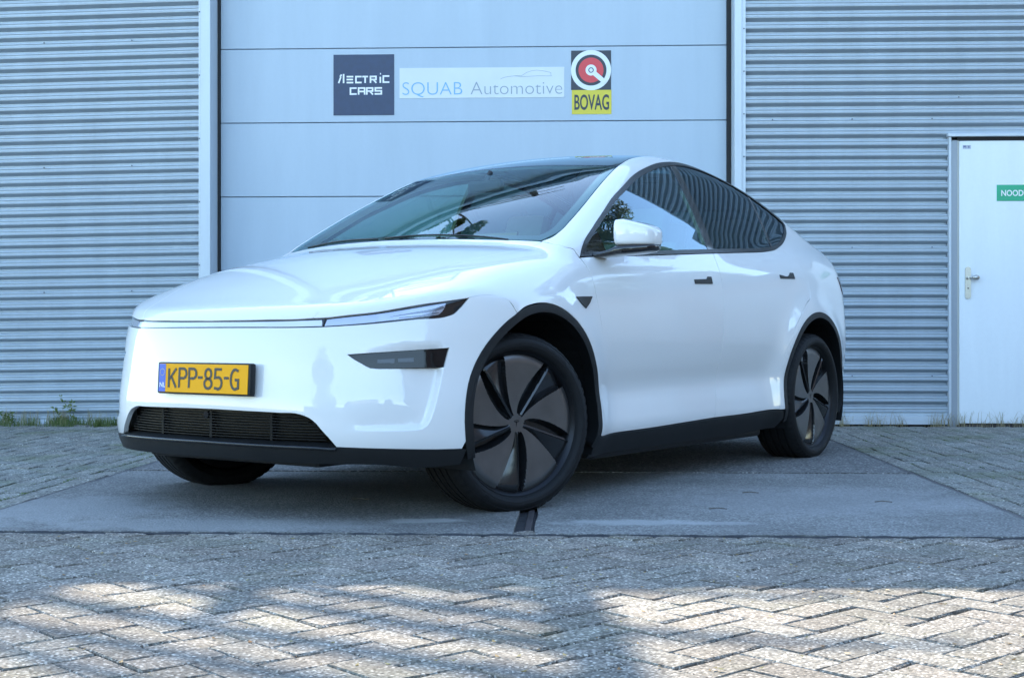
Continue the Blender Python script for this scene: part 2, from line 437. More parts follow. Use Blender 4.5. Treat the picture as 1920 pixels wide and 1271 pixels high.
# side pavements: blocks laid in running bond along the depth of the yard
def side_pav(u0, u1, flip):
    base = MB(); base.box((min(u0, u1), V_FRONT, -.055), (max(u0, u1), V_WALL + .1, -.016))
    o = base.build('pavement', JOINTG); o.rotation_euler = (0, 0, -PS); tag(o, kind='structure')
    me_ = [paver_mesh('side_block', .21, .1045, 20 + k, ragged=.003) for k in range(4)]
    sp_ = []
    nu = int(abs(u1 - u0) / .106)
    for i in range(nu):
        u = u0 + (i + .5) * .106 * (1 if u1 > u0 else -1)
        off = (i % 2) * .106 + random.uniform(-.01, .01)
        vv = V_FRONT - .1 + off
        while vv < V_WALL - .02:
            sp_.append((u, vv, math.pi / 2)); vv += .2125
    def vis2(s):
        inside = abs(s[0] + s[1] * .04) < .39 * s[1]
        return (0 if inside else 1, s[1])
    sp_.sort(key=vis2)
    lay(o, sp_, me_, PAVS, 300, 'paver_field', hj=.003, tj=.012)
    return o
side_pav(U_L - .04, U_L - 3.6, True)
side_pav(U_R + .04, U_R + 4.6, False)

# concrete slabs with iron edges and the bitumen joint between them
def slab(u0, v0, u1, v1, m, seed):
    rg = random.Random(seed)
    nx = 14; ny = 14
    mb = MB()
    vs = []; fs = []
    def P(i, j, z, j_=.0):
        return (u0 + (u1 - u0) * i / nx, v0 + (v1 - v0) * j / ny, z)
    for j in range(ny + 1):
        for i in range(nx + 1):
            x, y, z = P(i, j, .006)
            if i in (0, nx): x += rg.uniform(-.006, .006)
            if j in (0, ny): y += rg.uniform(-.006, .006)
            vs.append((x, y, z + rg.uniform(-.0008, .0008)))
    for j in range(ny):
        for i in range(nx):
            a = j * (nx + 1) + i; fs.append((a, a + 1, a + nx + 2, a + nx + 1))
    ringi = [i for i in range(nx + 1)] + [j * (nx + 1) + nx for j in range(1, ny + 1)] + [ny * (nx + 1) + i for i in range(nx - 1, -1, -1)] + [j * (nx + 1) for j in range(ny - 1, 0, -1)]
    n0 = len(vs)
    for i in ringi: vs.append((vs[i][0], vs[i][1], -.05))
    n = len(ringi)
    for k in range(n): fs.append((ringi[k], n0 + k, n0 + (k + 1) % n, ringi[(k + 1) % n]))
    me = mesh('slab', vs, fs); me.materials.append(m)
    return me
sb = MB(); sb.box((U_L - .03, V_FRONT - .02, -.05), (U_R + .03, V_WALL, -.006))
slabbed = sb.build('driveway', BITUM); slabbed.rotation_euler = (0, 0, -PS); tag(slabbed, kind='structure')
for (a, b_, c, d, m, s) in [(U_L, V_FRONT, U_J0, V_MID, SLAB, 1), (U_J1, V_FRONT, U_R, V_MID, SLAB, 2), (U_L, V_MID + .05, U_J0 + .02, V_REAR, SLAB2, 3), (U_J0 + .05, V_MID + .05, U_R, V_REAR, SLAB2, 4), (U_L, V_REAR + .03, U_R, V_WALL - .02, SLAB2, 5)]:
    o = link('concrete_slab', slab(a, b_, c, d, m, s), slabbed)
for (a, b_) in [((U_L - .028, V_FRONT), (U_L - .004, V_REAR)), ((U_R + .004, V_FRONT), (U_R + .028, V_REAR)), ((U_L, V_MID + .008), (U_R, V_MID + .034))]:
    mb = MB(); mb.box((a[0], a[1], -.04), (b_[0], b_[1], .003), .0015); mb.build('edge_iron', EDGEST, slabbed)
mb = MB()
mb.box((U_J1 - .036, V_FRONT + .015, -.03), (U_J1 - .012, V_MID, .001), .003)
mb.build('joint_strip', EDGEST, slabbed)
mb = MB(); mb.tube([(u, V_FRONT - .010 + .002 * math.sin(u * 13) + .0015 * math.sin(u * 41), -.003) for u in np.linspace(U_L, U_R, 90)], [.009 + .003 * math.sin(k * 1.7) for k in range(90)], 6)
mb.build('joint_strip', BITUM, slabbed)

# ------------------------------------------------------------------ building
bld = site_empty('industrial_building', (0, V_WALL, 0))
tag(bld, 'grey corrugated-steel industrial hall with a big sectional door behind the white car', 'building')
H = 5.2
# v offsets inside the building empty are relative to the wall face
def corr(u0, u1, z0, z1, period=.0811, depth=.040, phase=0.0, shear=0.0, dv=0.0, zlo=-9, zhi=99):
    """horizontal trapezoid corrugation as one folded sheet"""
    prof = [(0, .08), (.05, -.06), (.15, -.09), (.22, .02), (.34, .02), (.41, -.09), (.51, -.06), (.56, .10), (.62, 1), (.77, 1), (1.0, .08)]
    vs = []; fs = []
    k = 0
    zs = []
    n = int((z1 - z0) / period) + 2
    for i in range(n):
        for (t, d) in prof[:-1]:
            zz = z0 + (i + t + phase) * period
            if z0 + .002 <= zz <= z1 - .002: zs.append((zz, d * depth))
    zs = [(z0, 0.0)] + zs + [(z1, 0.0)]
    zs = [q for q in zs if zlo <= q[0] <= zhi]
    nu = max(2, int((u1 - u0) / .6))
    for (z, d) in zs:
        for j in range(nu + 1):
            u = u0 + (u1 - u0) * j / nu
            vs.append((u, d + dv * (u - u0) / (u1 - u0) + .0012 * math.sin(u * 1.7 + z * 2.1), z + shear * (u - u0)))
    w = nu + 1
    for a in range(len(zs) - 1):
        for j in range(nu):
            i = a * w + j; fs.append((i, i + 1, i + w + 1, i + w))
    return vs, fs
def sheet(name, parent, *a, **k):
    v, f = corr(*a, **k)
    me = mesh(name, v, f); me.materials.append(SHEET)
    return link(name, me, parent)

# right-hand wall, above and beside the white door
o = sheet('corrugated_sheet', bld, 1.345, 2.872, .075, H - .15, phase=.30)
o = sheet('corrugated_sheet', bld, 2.8725, 4.8, .075, H - .15, phase=.30, zlo=2.205)
o = sheet('corrugated_sheet', bld, 3.98, 4.8, .075, H - .15, phase=.30, zhi=2.205)
# left-hand wall leans a little out of line with the rest
lw = empty('left_wall', (-2.845, 0, 0), R(1.5), bld)
def lsheet(u0, u1, z0, z1, **k): return sheet('corrugated_sheet', bld, u0, u1, z0, z1, **k)
v_, f_ = corr(-7.0, 0, .045 - .02, H - .15, phase=.05)
v_ = [(x, y, z - .0125 * 0 + .0155 * x) for x, y, z in v_]
me = mesh('corrugated_sheet', v_, f_); me.materials.append(SHEET)
lo = link('corrugated_sheet', me, bld); lo.location = (-2.845, 0, 0); lo.rotation_euler = (0, 0, -R(1.4))
bpy.data.objects.remove(lw)
def part(name, m, *boxes, ch=0.0, parent=bld):
    mb = MB()
    for b_ in boxes: mb.box(b_[0], b_[1], ch)
    return mb.build(name, m, parent)
# corner flashings and reveals of the door opening
part('door_reveal', FLASH, ((-2.850, -.022, .0), (-2.772, -.004, H - .5)), ch=.003)
part('door_reveal', FLASH, ((-2.790, -.003, .0), (-2.773, .245, H - .5)), ch=.001)
part('door_reveal', FLASH, ((1.262, -.022, .0), (1.318, -.004, H - .5)), ch=.003)
part('door_reveal', FLASH, ((1.262, -.003, .0), (1.278, .245, H - .5)), ch=.001)
part('edge_flange', FLASH, ((1.3185, -.010, .0), (1.346, -.005, H - .5)))
part('edge_flange', FLASH, ((-2.866, -.010, .0), (-2.8505, -.005, H - .5)))
part('door_seal_and_gap', DARKGAP, ((-2.7725, .20, .0), (-2.759, .262, H - .52)))
part('door_seal_and_gap', DARKGAP, ((1.232, .20, .0), (1.2615, .262, H - .52)))
part('head_flashing', FLASH, ((-2.95, -.026, H - .499), (1.42, .25, H - .36)), ch=.004)
part('base_flashing', FLASH, ((1.32, -.022, .012), (2.872, .03, .045)), ((1.32, -.012, .0455), (2.872, .02, .074)), ch=.002)
bf = part('base_flashing', FLASH, ((-4.2, -.022, -.02), (0, .03, .022)), ((-4.2, -.010, .0225), (0, .02, .044)), ch=.002)
bf.location = (-2.851, 0, 0); bf.rotation_euler = (0, R(-.8), -R(1.4))
part('plinth', BRICKD, ((1.262, .032, -.06), (4.8, .12, .0115)))
part('plinth', BRICKD, ((-7.0, .032, -.08), (-2.772, .12, .0)))
part('roof_trim', FLASH, ((-10.0, -.05, H - .149), (4.85, .10, H + .02)), ch=.006)
part('roof', ROOFM, ((-9.95, .101, H - .12), (4.8, 2.3, H - .03)))
part('end_wall', SHEET, ((4.8, .0, -.05), (4.84, 2.3, H - .125)))
part('back_wall', SHEET, ((-9.9, 2.25, -.05), (4.8, 2.3, H - .125)))
# screws along the flange and the base
mbs = []
for z in list(np.arange(.10, 5.0, .3245)):
    mb = MB(); mb.cyl((1.333, -.0105, z), (1.333, -.016, z), .0055, n=8); mb.build('screw', SCREW, bld)
for z in list(np.arange(.25, 5.0, .49)):
    mb = MB(); mb.cyl((-2.858, -.0105, z), (-2.858, -.016, z), .005, n=8); mb.build('screw', SCREW, bld)

for (u0_, u1_, z0_, z1_) in ((1.55, 2.8, .35, 5.0), (2.95, 4.4, 2.4, 5.0)):
    for u in np.arange(u0_, u1_, .60):
        for z in np.arange(z0_, z1_, .973):
            zq = .075 + (round((z - .075) / .0811) + .30 + .47) * .0811
            mb = MB(); mb.cyl((u, -.004, zq), (u, -.010, zq), .0048, n=8); mb.build('screw', SCREW, bld)
for x_ in (-.55, -1.25, -1.95):
    for k in range(1, 6):
        zq = .025 + (12 * k + .05 + .47) * .0811
        p_ = Matrix.Rotation(-R(1.4), 4, 'Z') @ Vector((x_, -.005, zq + .0155 * x_)); mb = MB(); mb.cyl((p_.x - 2.845, p_.y + .001, p_.z), (p_.x - 2.845, p_.y - .006, p_.z), .0048, n=8); mb.build('screw', SCREW, bld)
# sectional door: panels with a shallow groove between
sd_ = MB(); sd_.box((-2.7585, .262, 0), (1.2315, .275, 4.7)); sdoor = sd_.build('sectional_door', mat('door_joint_rubber', (.19, .215, .24), .6), bld)
zb = .02
edges = [.02, .030 + .580] + []
zz = 2.950
tops = []
while zz > .1: tops.append(zz); zz -= .5845
zs_ = sorted(tops + [2.950 + .5845, 2.950 + 2 * .5845, 2.95 + 3 * .5845])
lo_z = .012
for z in zs_:
    mb = MB(); mb.box((-2.757, .238 + random.uniform(-.001, .001), lo_z), (1.2305, .261, z - .0030), .003)
    mb.build('door_panel', DOORP, sdoor)
    lo_z = z + .0028

# white emergency door with frame
part('door_frame', FLASH, ((2.872, -.030, -.02), (2.889, .03, 2.185)), ch=.002)
part('door_frame', metal_paint('grey_frame_post', (0.30, 0.335, 0.37), .45, .1), ((2.8895, -.022, -.02), (2.935, .03, 2.160)), ch=.002)
part('door_frame', CREAM, ((2.9355, -.016, -.02), (2.9475, .03, 2.158)), ch=.0015)
part('door_lintel', FLASH, ((2.862, -.046, 2.1855), (4.0, .02, 2.211)), ch=.003)
part('door_lintel', DARKGAP, ((2.9355, -.012, 2.1585), (3.97, .02, 2.185)))
part('door_frame', FLASH, ((3.935, -.030, -.02), (3.98, .03, 2.185)), ch=.002)
part('threshold', BRICKD, ((2.93, -.035, -.05), (3.97, .03, .012)), ch=.004)
mb = MB(); mb.box((2.950, -.0225, .022), (3.932, .02, 2.155), .003); ed = mb.build('emergency_door', WDOOR, bld)
mb = MB()
bm_pts = [(.021 * math.cos(t), .100 + .021 * math.sin(t)) for t in np.linspace(0, math.pi, 9)] + [(.021 * math.cos(t), -.100 + .021 * math.sin(t)) for t in np.linspace(math.pi, 2 * math.pi, 9)]
def extr(mb, pts, cx, cz, y0, y1, sx=1, sz=1):
    n = len(pts); vs = [(cx + p[0] * sx, y0, cz + p[1] * sz) for p in pts] + [(cx + p[0] * sx, y1, cz + p[1] * sz) for p in pts]
    mb.add(vs, [tuple(range(n)), tuple(range(2 * n - 1, n - 1, -1))] + [(i, n + i, n + (i + 1) % n, (i + 1) % n) for i in range(n)])
extr(mb, bm_pts, 3.012, 1.084, -.034, -.0226)
mb.cyl((3.012, -.0345, 1.122), (3.012, -.062, 1.122), .012, n=14)
dh = mb.build('door_handle', STEEL, ed, angle=40)
mb = MB()
mb.cyl((3.012, -.055, 1.122), (3.045, -.062, 1.122), .009, n=12)
kp = []
for k in range(9):
    t = k / 8; kp.append((3.035 + .0 * t, 0, 0))
rings = 8
vs = []; fs = []
for i in range(rings + 1):
    th = math.pi * i / rings
    for j in range(16):
        ph = 2 * math.pi * j / 16
        vs.append((3.063 + .028 * math.sin(th) * math.cos(ph), -.066 + .017 * math.cos(th), 1.122 + .020 * math.sin(th) * math.sin(ph)))
for i in range(rings):
    for j in range(16): fs.append((i * 16 + j, i * 16 + (j + 1) % 16, (i + 1) * 16 + (j + 1) % 16, (i + 1) * 16 + j))
mb.add(vs, fs)
mb.build('knob', STEEL, ed, smooth=True)
mb = MB(); mb.cyl((3.012, -.0342, 1.042), (3.012, -.0355, 1.042), .006, n=12); mb.build('keyhole', DARKGAP, ed)
mb = MB(); mb.box((2.975, -.0242, 2.095), (3.035, -.0227, 2.122)); stk = mb.build('maker_sticker', mat('faded_sticker', (.40, .43, .50), .5, var=.3, vscale=90), ed)
MATS['sticker_ink'] = mat('sticker_ink', (.12, .15, .28), .5)
mb = MB(); mb.box((2.980, -.0248, 2.106), (2.998, -.0243, 2.117)); mb.box((3.016, -.0248, 2.104), (3.024, -.0243, 2.117)); mb.build('sticker_print', MATS['sticker_ink'], stk) if False else mb.build('sticker_print', MATS['sticker_ink'], ed)

# ------------------------------------------------------------------ lettering helpers
def text_obj(name, body, size, m, parent, loc, sx=1.0, offset=0.0, ext=.0006, align='LEFT', rot=(R(90), 0, 0), shear=0.0):
    cu = bpy.data.curves.new(name, 'FONT')
    cu.body = body; cu.size = size; cu.offset = offset; cu.extrude = ext; cu.align_x = align; cu.shear = shear; cu.resolution_u = 6
    t = bpy.data.objects.new(name, cu); COL.objects.link(t)
    bpy.context.view_layer.update()
    dg = bpy.context.evaluated_depsgraph_get()
    me = bpy.data.meshes.new_from_object(t.evaluated_get(dg))
    bpy.data.objects.remove(t)
    for v in me.vertices: v.co.x *= sx
    me.materials.clear(); me.materials.append(m)
    o = link(name, me, parent); o.location = loc; o.rotation_euler = rot
    return o
def stroke_mesh(name, glyph_lines, w, m, parent, y=0.0, th=.001):
    """flat strokes of width w in the x-z plane (viewed from -y), with mitred corners"""
    mb = MB()
    for line in glyph_lines:
        P = [Vector((p[0], p[1])) for p in line]
        closed = (P[0] - P[-1]).length < 1e-6
        if closed: P = P[:-1]
        n = len(P); Lf = []; Rt = []
        for i, p in enumerate(P):
            if closed: a, b_ = P[(i - 1) % n], P[(i + 1) % n]
            else: a, b_ = P[max(i - 1, 0)], P[min(i + 1, n - 1)]
            d1 = (p - a).normalized() if (p - a).length > 0 else (b_ - p).normalized()
            d2 = (b_ - p).normalized() if (b_ - p).length > 0 else d1
            n1 = Vector((-d1.y, d1.x)); n2 = Vector((-d2.y, d2.x)); q = (n1 + n2)
            q = q.normalized() / max(.45, q.normalized().dot(n1))
            Lf.append(p + q * w / 2); Rt.append(p - q * w / 2)
        vs = [(v.x, y, v.y) for v in Lf] + [(v.x, y, v.y) for v in Rt] + [(v.x, y + th, v.y) for v in Lf] + [(v.x, y + th, v.y) for v in Rt]
        fs = []
        for i in range(n if closed else n - 1):
            j = (i + 1) % n
            fs += [(i, j, n + j, n + i), (2 * n + i, 3 * n + i, 3 * n + j, 2 * n + j), (i, 2 * n + i, 2 * n + j, j), (n + i, n + j, 3 * n + j, 3 * n + i)]
        if not closed: fs += [(0, n, 3 * n, 2 * n), (n - 1, 3 * n - 1, 4 * n - 1, 2 * n - 1)]
        mb.add(vs, fs)
    return mb.build(name, m, parent)
def arc(cx, cz, rx, rz, a0, a1, n=10):
    return [(cx + rx * math.cos(R(t)), cz + rz * math.sin(R(t))) for t in np.linspace(a0, a1, n)]

# ------------------------------------------------------------------ signs on the sectional door
YS = .2365     # just in front of the door panels
def sign(name, u0, z0, u1, z1, m, label, cat='sign', th=.002):
    root = site_empty(name, (0, V_WALL, 0)); tag(root, label, cat)
    mb = MB(); mb.box((u0, YS - th, z0), (u1, YS - .0002, z1)); mb.build('backing', m, root)
    return root
NAVY = mat('navy_sign_film', (0.02, 0.04, 0.095), rough=0.45, var=.12, vscale=22)
WHITEF = mat('white_sign_film', (0.62, 0.66, 0.68), rough=0.4, var=.03)
s1 = sign('workshop_sign', -1.857, 2.421, -1.375, 2.900, NAVY, 'square navy blue sign with white blocky lettering, left of the two other door signs')
# ILECTRIC CARS in square open letters
def px2(u, v): # photo-crop pixels (x 110..475, y 107..467) to sign metres
    return (-1.857 + (u - 111) / 364 * .482, 2.900 - (v - 107) / 360 * .479)
def L(*p): return [px2(*q) for q in p]
g1 = [L((160, 225), (151, 238)), L((155, 240), (142, 276)), L((172, 222), (172, 276)), L((190, 238), (230, 238)), L((190, 255), (228, 255)), L((190, 273), (230, 273)),
      L((280, 238), (246, 238), (246, 273), (280, 273)), L((284, 238), (318, 238)), L((301, 238), (301, 276)),
      L((333, 276), (333, 238), (366, 238), (366, 256), (338, 256)), L((350, 256), (368, 276)), L((392, 240), (392, 276)), L((390, 222), (396, 222)),
      L((446, 236), (410, 236), (410, 272), (446, 272)),
      L((250, 306), (213, 306), (213, 341), (250, 341)), L((262, 345), (262, 306), (298, 306), (298, 345)), L((266, 326), (294, 326)),
      L((311, 345), (311, 306), (346, 306), (346, 324), (316, 324)), L((328, 324), (348, 345)), L((402, 306), (362, 306), (362, 323), (398, 323), (398, 341), (358, 341))]
for grp in ((0, 1), (2,), (3, 4, 5), (6,), (7, 8), (9, 10), (11, 12), (13,), (14,), (15, 16), (17, 18), (19,)):
    stroke_mesh('letter', [g1[i] for i in grp], .0125, INKW, s1, y=YS - .0032, th=.001)
s2 = sign('workshop_sign', -1.333, 2.552, -.035, 2.790, WHITEF, 'long white sign with thin blue and grey lettering, middle of the door signs')
BLUEI = mat('pale_blue_ink', (0.17, 0.40, 0.62), rough=.4)
GREYI = mat('grey_ink', (0.27, 0.33, 0.38), rough=.4)
text_obj('lettering', 'SQUAB', .148, BLUEI, s2, (-1.318, YS - .0026, 2.578), sx=1.02, offset=-.0022)
text_obj('lettering', 'Automotive', .148, GREYI, s2, (-.775, YS - .0026, 2.578), sx=1.02, offset=-.0022)
def px3(u, v): return (-1.333 + (u - 515) / 983 * 1.298, 2.790 - (v - 186) / 184 * .238)
cl = [[px3(*q) for q in [(1118, 258), (1132, 250), (1160, 243), (1200, 238), (1245, 237), (1275, 218), (1305, 208), (1335, 205), (1370, 209), (1408, 217)]],
      [px3(*q) for q in [(1200, 238), (1240, 244), (1290, 242), (1340, 239), (1400, 240), (1425, 240)]], [px3(*q) for q in [(1408, 217), (1418, 222), (1418, 236)]]]
stroke_mesh('car_outline', cl, .0028, GREYI, s2, y=YS - .0032, th=.001)
s3 = site_empty('trade_sign', (0, V_WALL, 0)); tag(s3, 'upright black, white, red and yellow trade sign reading BOVAG, right of the other door signs', 'sign')
BLK = mat('black_sign_film', (0.012, 0.02, 0.035), rough=.4)
YEL = mat('yellow_sign_film', (0.62, 0.52, 0.03), rough=.4, var=.06)
REDF = mat('red_sign_film', (0.62, 0.04, 0.05), rough=.4)
WHF2 = mat('white_disc_film', (0.72, 0.76, 0.78), rough=.4)
mb = MB(); mb.box((.018, YS - .002, 2.6075), (.331, YS - .0002, 2.916)); mb.build('backing', BLK, s3)
mb = MB(); mb.box((.024, YS - .002, 2.418), (.334, YS - .0002, 2.607)); mb.build('name_panel', YEL, s3)
def disc(name, r, cx, cz, y, m, parent, n=48, ri=0.0):
    mb = MB()
    if ri == 0: mb.cyl((cx, y + .0008, cz), (cx, y, cz), r, n=n)
    else:
        vs = []; fs = []
        for k in range(n):
            t = 2 * math.pi * k / n
            for rr in (ri, r): vs.append((cx + rr * math.cos(t), y, cz + rr * math.sin(t)))
        for k in range(n):
            j = (k + 1) % n; fs.append((2 * k, 2 * k + 1, 2 * j + 1, 2 * j))
        mb.add(vs, fs)
    return mb.build(name, m, parent)
CX, CZ = .174, 2.762
disc('white_disc', .157, CX, CZ, YS - .0030, WHF2, s3)
disc('black_disc', .121, CX, CZ, YS - .0040, BLK, s3)
disc('red_disc', .098, CX, CZ, YS - .0050, REDF, s3)
disc('hub_ring', .043, CX, CZ, YS - .0060, WHF2, s3)
disc('hub_ring', .021, CX, CZ, YS - .0070, BLK, s3, ri=.0145)
stroke_mesh('pointer', [[(CX + .018, CZ - .018), (CX + .108, CZ - .095)]], .036, WHF2, s3, y=YS - .0064, th=.0005)
text_obj('lettering', 'BOVAG', .165, BLK, s3, (.179, YS - .0026, 2.455), sx=.50, offset=.0030, align='CENTER')
s4 = site_empty('exit_sign', (0, V_WALL, 0)); tag(s4, 'green emergency exit sign with white capitals on the white door', 'sign')
GRN = mat('green_sign_plastic', (0.008, 0.37, 0.19), rough=.35, var=.04)
mb = MB(); mb.box((3.228, -.0265, 1.700), (3.72, -.0230, 1.822), .001); mb.build('plate', GRN, s4)
text_obj('lettering', 'NOODUITGANG', .062, INKW, s4, (3.258, -.0268, 1.7385), sx=.86, offset=.0012)

# ------------------------------------------------------------------ CAR SURFACE
def sp(xs, ys):
    xs = np.array(xs, float); ys = np.array(ys, float)
    h = np.diff(xs); d = np.diff(ys) / h
    m = np.zeros(len(xs)); m[0] = d[0]; m[-1] = d[-1]
    m[1:-1] = (d[:-1] * h[1:] + d[1:] * h[:-1]) / (h[1:] + h[:-1])
    def f(x):
        x = np.asarray(x, float)
        i = np.clip(np.searchsorted(xs, x) - 1, 0, len(xs) - 2)
        t = (x - xs[i]) / h[i]
        tt = np.clip(t, 0, 1); t2 = tt * tt; t3 = t2 * tt
        v = ys[i] * (2 * t3 - 3 * t2 + 1) + m[i] * h[i] * (t3 - 2 * t2 + tt) + ys[i + 1] * (-2 * t3 + 3 * t2) + m[i + 1] * h[i] * (t3 - t2)
        return v + np.where(t < 0, m[i] * h[i] * t, 0) + np.where(t > 1, m[i + 1] * h[i] * (t - 1), 0)
    return f
def smax(a, b, k):
    h = np.maximum(k - np.abs(a - b), 0) / k
    return np.maximum(a, b) + h * h * h * k / 6
def smin(a, b, k): return -smax(-a, -b, k)
#BODY#
FW = sp([-4.1, -3.8, -3.4, -2.89, -2.4, -1.8, -1.1, -.5, 0, .4, .8], [.76, .84, .895, .935, .935, .932, .932, .930, .935, .925, .90])
DZ = sp([.10, .2, .28, .36, .46, .56, .68, .80, .90, 1.0, 1.10, 1.2], [-.10, -.045, -.012, -.014, -.020, -.010, 0, -.004, -.016, -.038, -.075, -.13])
HOOD = sp([-1.0, -.5, -.3, -.1, .1, .3, .45, .6, .7, .78], [1.13, 1.11, 1.094, 1.06, 1.013, .950, .896, .838, .800, .765])
DECK = sp([-4.1, -3.8, -3.3, -2.6, -1.9, -1.2, -.7, -.4], [1.10, 1.13, 1.17, 1.165, 1.13, 1.10, 1.09, 1.09])
GC = sp([-4.2, -3.85, -3.6, -3.3, -3.0, -2.6, -2.2, -1.85, -1.5, -1.2, -.9, -.6, -.25, 0], [1.02, 1.12, 1.215, 1.332, 1.435, 1.542, 1.606, 1.628, 1.605, 1.538, 1.422, 1.285, 1.10, .96])
XC = sp([.1, .2, .28, .40, .52, .62, .70, .78, .9], [.66, .745, .785, .795, .788, .781, .769, .745, .70])
XR = sp([.1, .3, .5, .8, .95, 1.05, 1.2], [3.70, 3.80, 3.87, 3.87, 3.84, 3.80, 3.74])
SWG = sp([-4, -2.2, -1.5, -.9, 0], [0, 0, .10, .27, .31])
CRG = sp([-4, -1.6, -1.0, -.3], [.09, .09, .05, .02])
GYZ = sp([.8, .9, .98, 1.05, 1.2, 1.35, 1.5, 1.65], [.83, .872, .880, .868, .808, .740, .660, .565])
GWX = sp([-4.2, -3.8, -3.3, -2.7, -2.1, -1.5, -1.0, -.4, 0], [-.25, -.17, -.09, -.035, -.005, 0, -.005, -.02, -.03])
ACF, ACR, AZ = -.10, -2.885, .352      # arch centres
def ringb(x, z, cx):
    r = np.sqrt((x - cx) ** 2 + (z - .356) ** 2)
    return .028 * np.exp(-((r - .45) / .11) ** 2)
def F(x, y, z):
    y = np.sqrt(y * y + 1e-6)
    side = FW(x) + DZ(z) + ringb(x, z, -.09) + ringb(x, z, -2.88)
    # scoop low in the doors
    env = 1 / (1 + np.exp((x + .62) / .05)) * 1 / (1 + np.exp((-2.28 - x) / .07))
    zc = .455 + .03 * np.clip((-x - 1.2), -1, 1.5)
    side = side - .013 * env * np.exp(-((z - zc) / .085) ** 2)
    fs = y - side
    blend = 1 / (1 + np.exp(np.clip((x + .60) / .06, -50, 50)))
    bump = .002 * np.exp(-((y - .66) / .13) ** 2) * np.exp(-((x - .15) / .45) ** 2)
    hood = HOOD(x + .04 * y * y) - .075 * y ** 2 - .04 * y ** 6 + bump
    ft = z - (hood * (1 - blend) + (DECK(x) + .055 - .075 * y ** 2 - .04 * y ** 6) * blend)
    sw = (.25 * y ** 2 + .52 * y ** 6) * (1 - .16 / (1 + np.exp((z - .52) / .06)))
    fn = x - (XC(z) - sw)
    fr = -x - (XR(z) - .22 * y ** 2 - .45 * y ** 6)
    low = smax(fs, ft, .17)
    low = smax(low, fn, .05)
    low = smax(low, fr, .10)
    low = np.maximum(low, .14 - z)
    gz = GC(x + SWG(x) * y * y) - CRG(x) * y * y
    gs = (y - GYZ(z) - GWX(x)) * .9
    gt = (z - gz) * .92
    g = smax(gs, gt, .07)
    g = smax(g, fr, .10)
    g = np.maximum(g, .85 - z)
    k = .03 + .12 / (1 + np.exp((x + 2.75) / .12))
    return smin(low, g, k)
def Fp(P): return F(P[:, 0], P[:, 1], P[:, 2])
def Gn(P):
    e = 2e-3; G = np.zeros_like(P)
    for k in range(3):
        d = np.zeros(3); d[k] = e
        G[:, k] = Fp(P + d) - Fp(P - d)
    return G / np.linalg.norm(G, axis=1, keepdims=True)
def solve(O, D, t0, t1, n=40):
    """outermost surface hit along O + D t, walking inwards from t0 to t1"""
    m = len(O); ts = np.linspace(t0, t1, n)
    T0 = np.full(m, t0); T1 = np.full(m, t1); found = np.zeros(m, bool)
    prev = np.full(m, t0)
    for t in ts[1:]:
        v = Fp(O + D * t); hit = (v < 0) & ~found
        T0[hit] = prev[hit]; T1[hit] = t; found |= hit
        prev[:] = t
    for _ in range(16):
        tm = (T0 + T1) / 2; v = Fp(O + D * tm[:, None])
        ins = v < 0; T1 = np.where(ins, tm, T1); T0 = np.where(ins, T0, tm)
    return O + D * ((T0 + T1) / 2)[:, None]
class FamSide:
    zc = .55
    def inv(s, p): return np.stack([p[:, 0], np.arctan2(p[:, 2] - s.zc, p[:, 1]) * .9], 1)
    def pos(s, q):
        th = q[:, 1] / .9; O = np.stack([q[:, 0], 0 * th, 0 * th + s.zc], 1); D = np.stack([0 * th, np.cos(th), np.sin(th)], 1)
        return solve(O, D, 1.35, .25)
class FamNose:
    x0 = -.15
    def inv(s, p): return np.stack([np.arctan2(p[:, 1], p[:, 0] - s.x0) * .9, p[:, 2]], 1)
    def pos(s, q):
        th = q[:, 0] / .9; O = np.stack([0 * th + s.x0, 0 * th, q[:, 1]], 1); D = np.stack([np.cos(th), np.sin(th), 0 * th], 1)
        return solve(O, D, 1.3, .5)
class FamGnom:
    c = np.array([-.1, 0, -.2])
    def inv(s, p): d = p - s.c; return np.stack([d[:, 0] / d[:, 2], d[:, 1] / d[:, 2]], 1)
    def pos(s, q):
        D = np.stack([q[:, 0], q[:, 1], 0 * q[:, 0] + 1], 1); D /= np.linalg.norm(D, axis=1, keepdims=True)
        O = np.tile(s.c, (len(q), 1)); return solve(O, D, 1.75, .45)
class FamTop:
    def inv(s, p): return p[:, :2].copy()
    def pos(s, q):
        O = np.stack([q[:, 0], q[:, 1], 0 * q[:, 0]], 1); D = np.tile([0, 0, 1.], (len(q), 1)); return solve(O, D, 1.8, .6)
class FamRear:
    x0 = -3.0
    def inv(s, p): return np.stack([np.arctan2(p[:, 1], s.x0 - p[:, 0]) * .9, p[:, 2]], 1)
    def pos(s, q):
        th = q[:, 0] / .9; O = np.stack([0 * th + s.x0, 0 * th, q[:, 1]], 1); D = np.stack([-np.cos(th), np.sin(th), 0 * th], 1)
        return solve(O, D, 1.3, .3)
SIDE, NOSE, GNOM, TOPF, REARF = FamSide(), FamNose(), FamGnom(), FamTop(), FamRear()

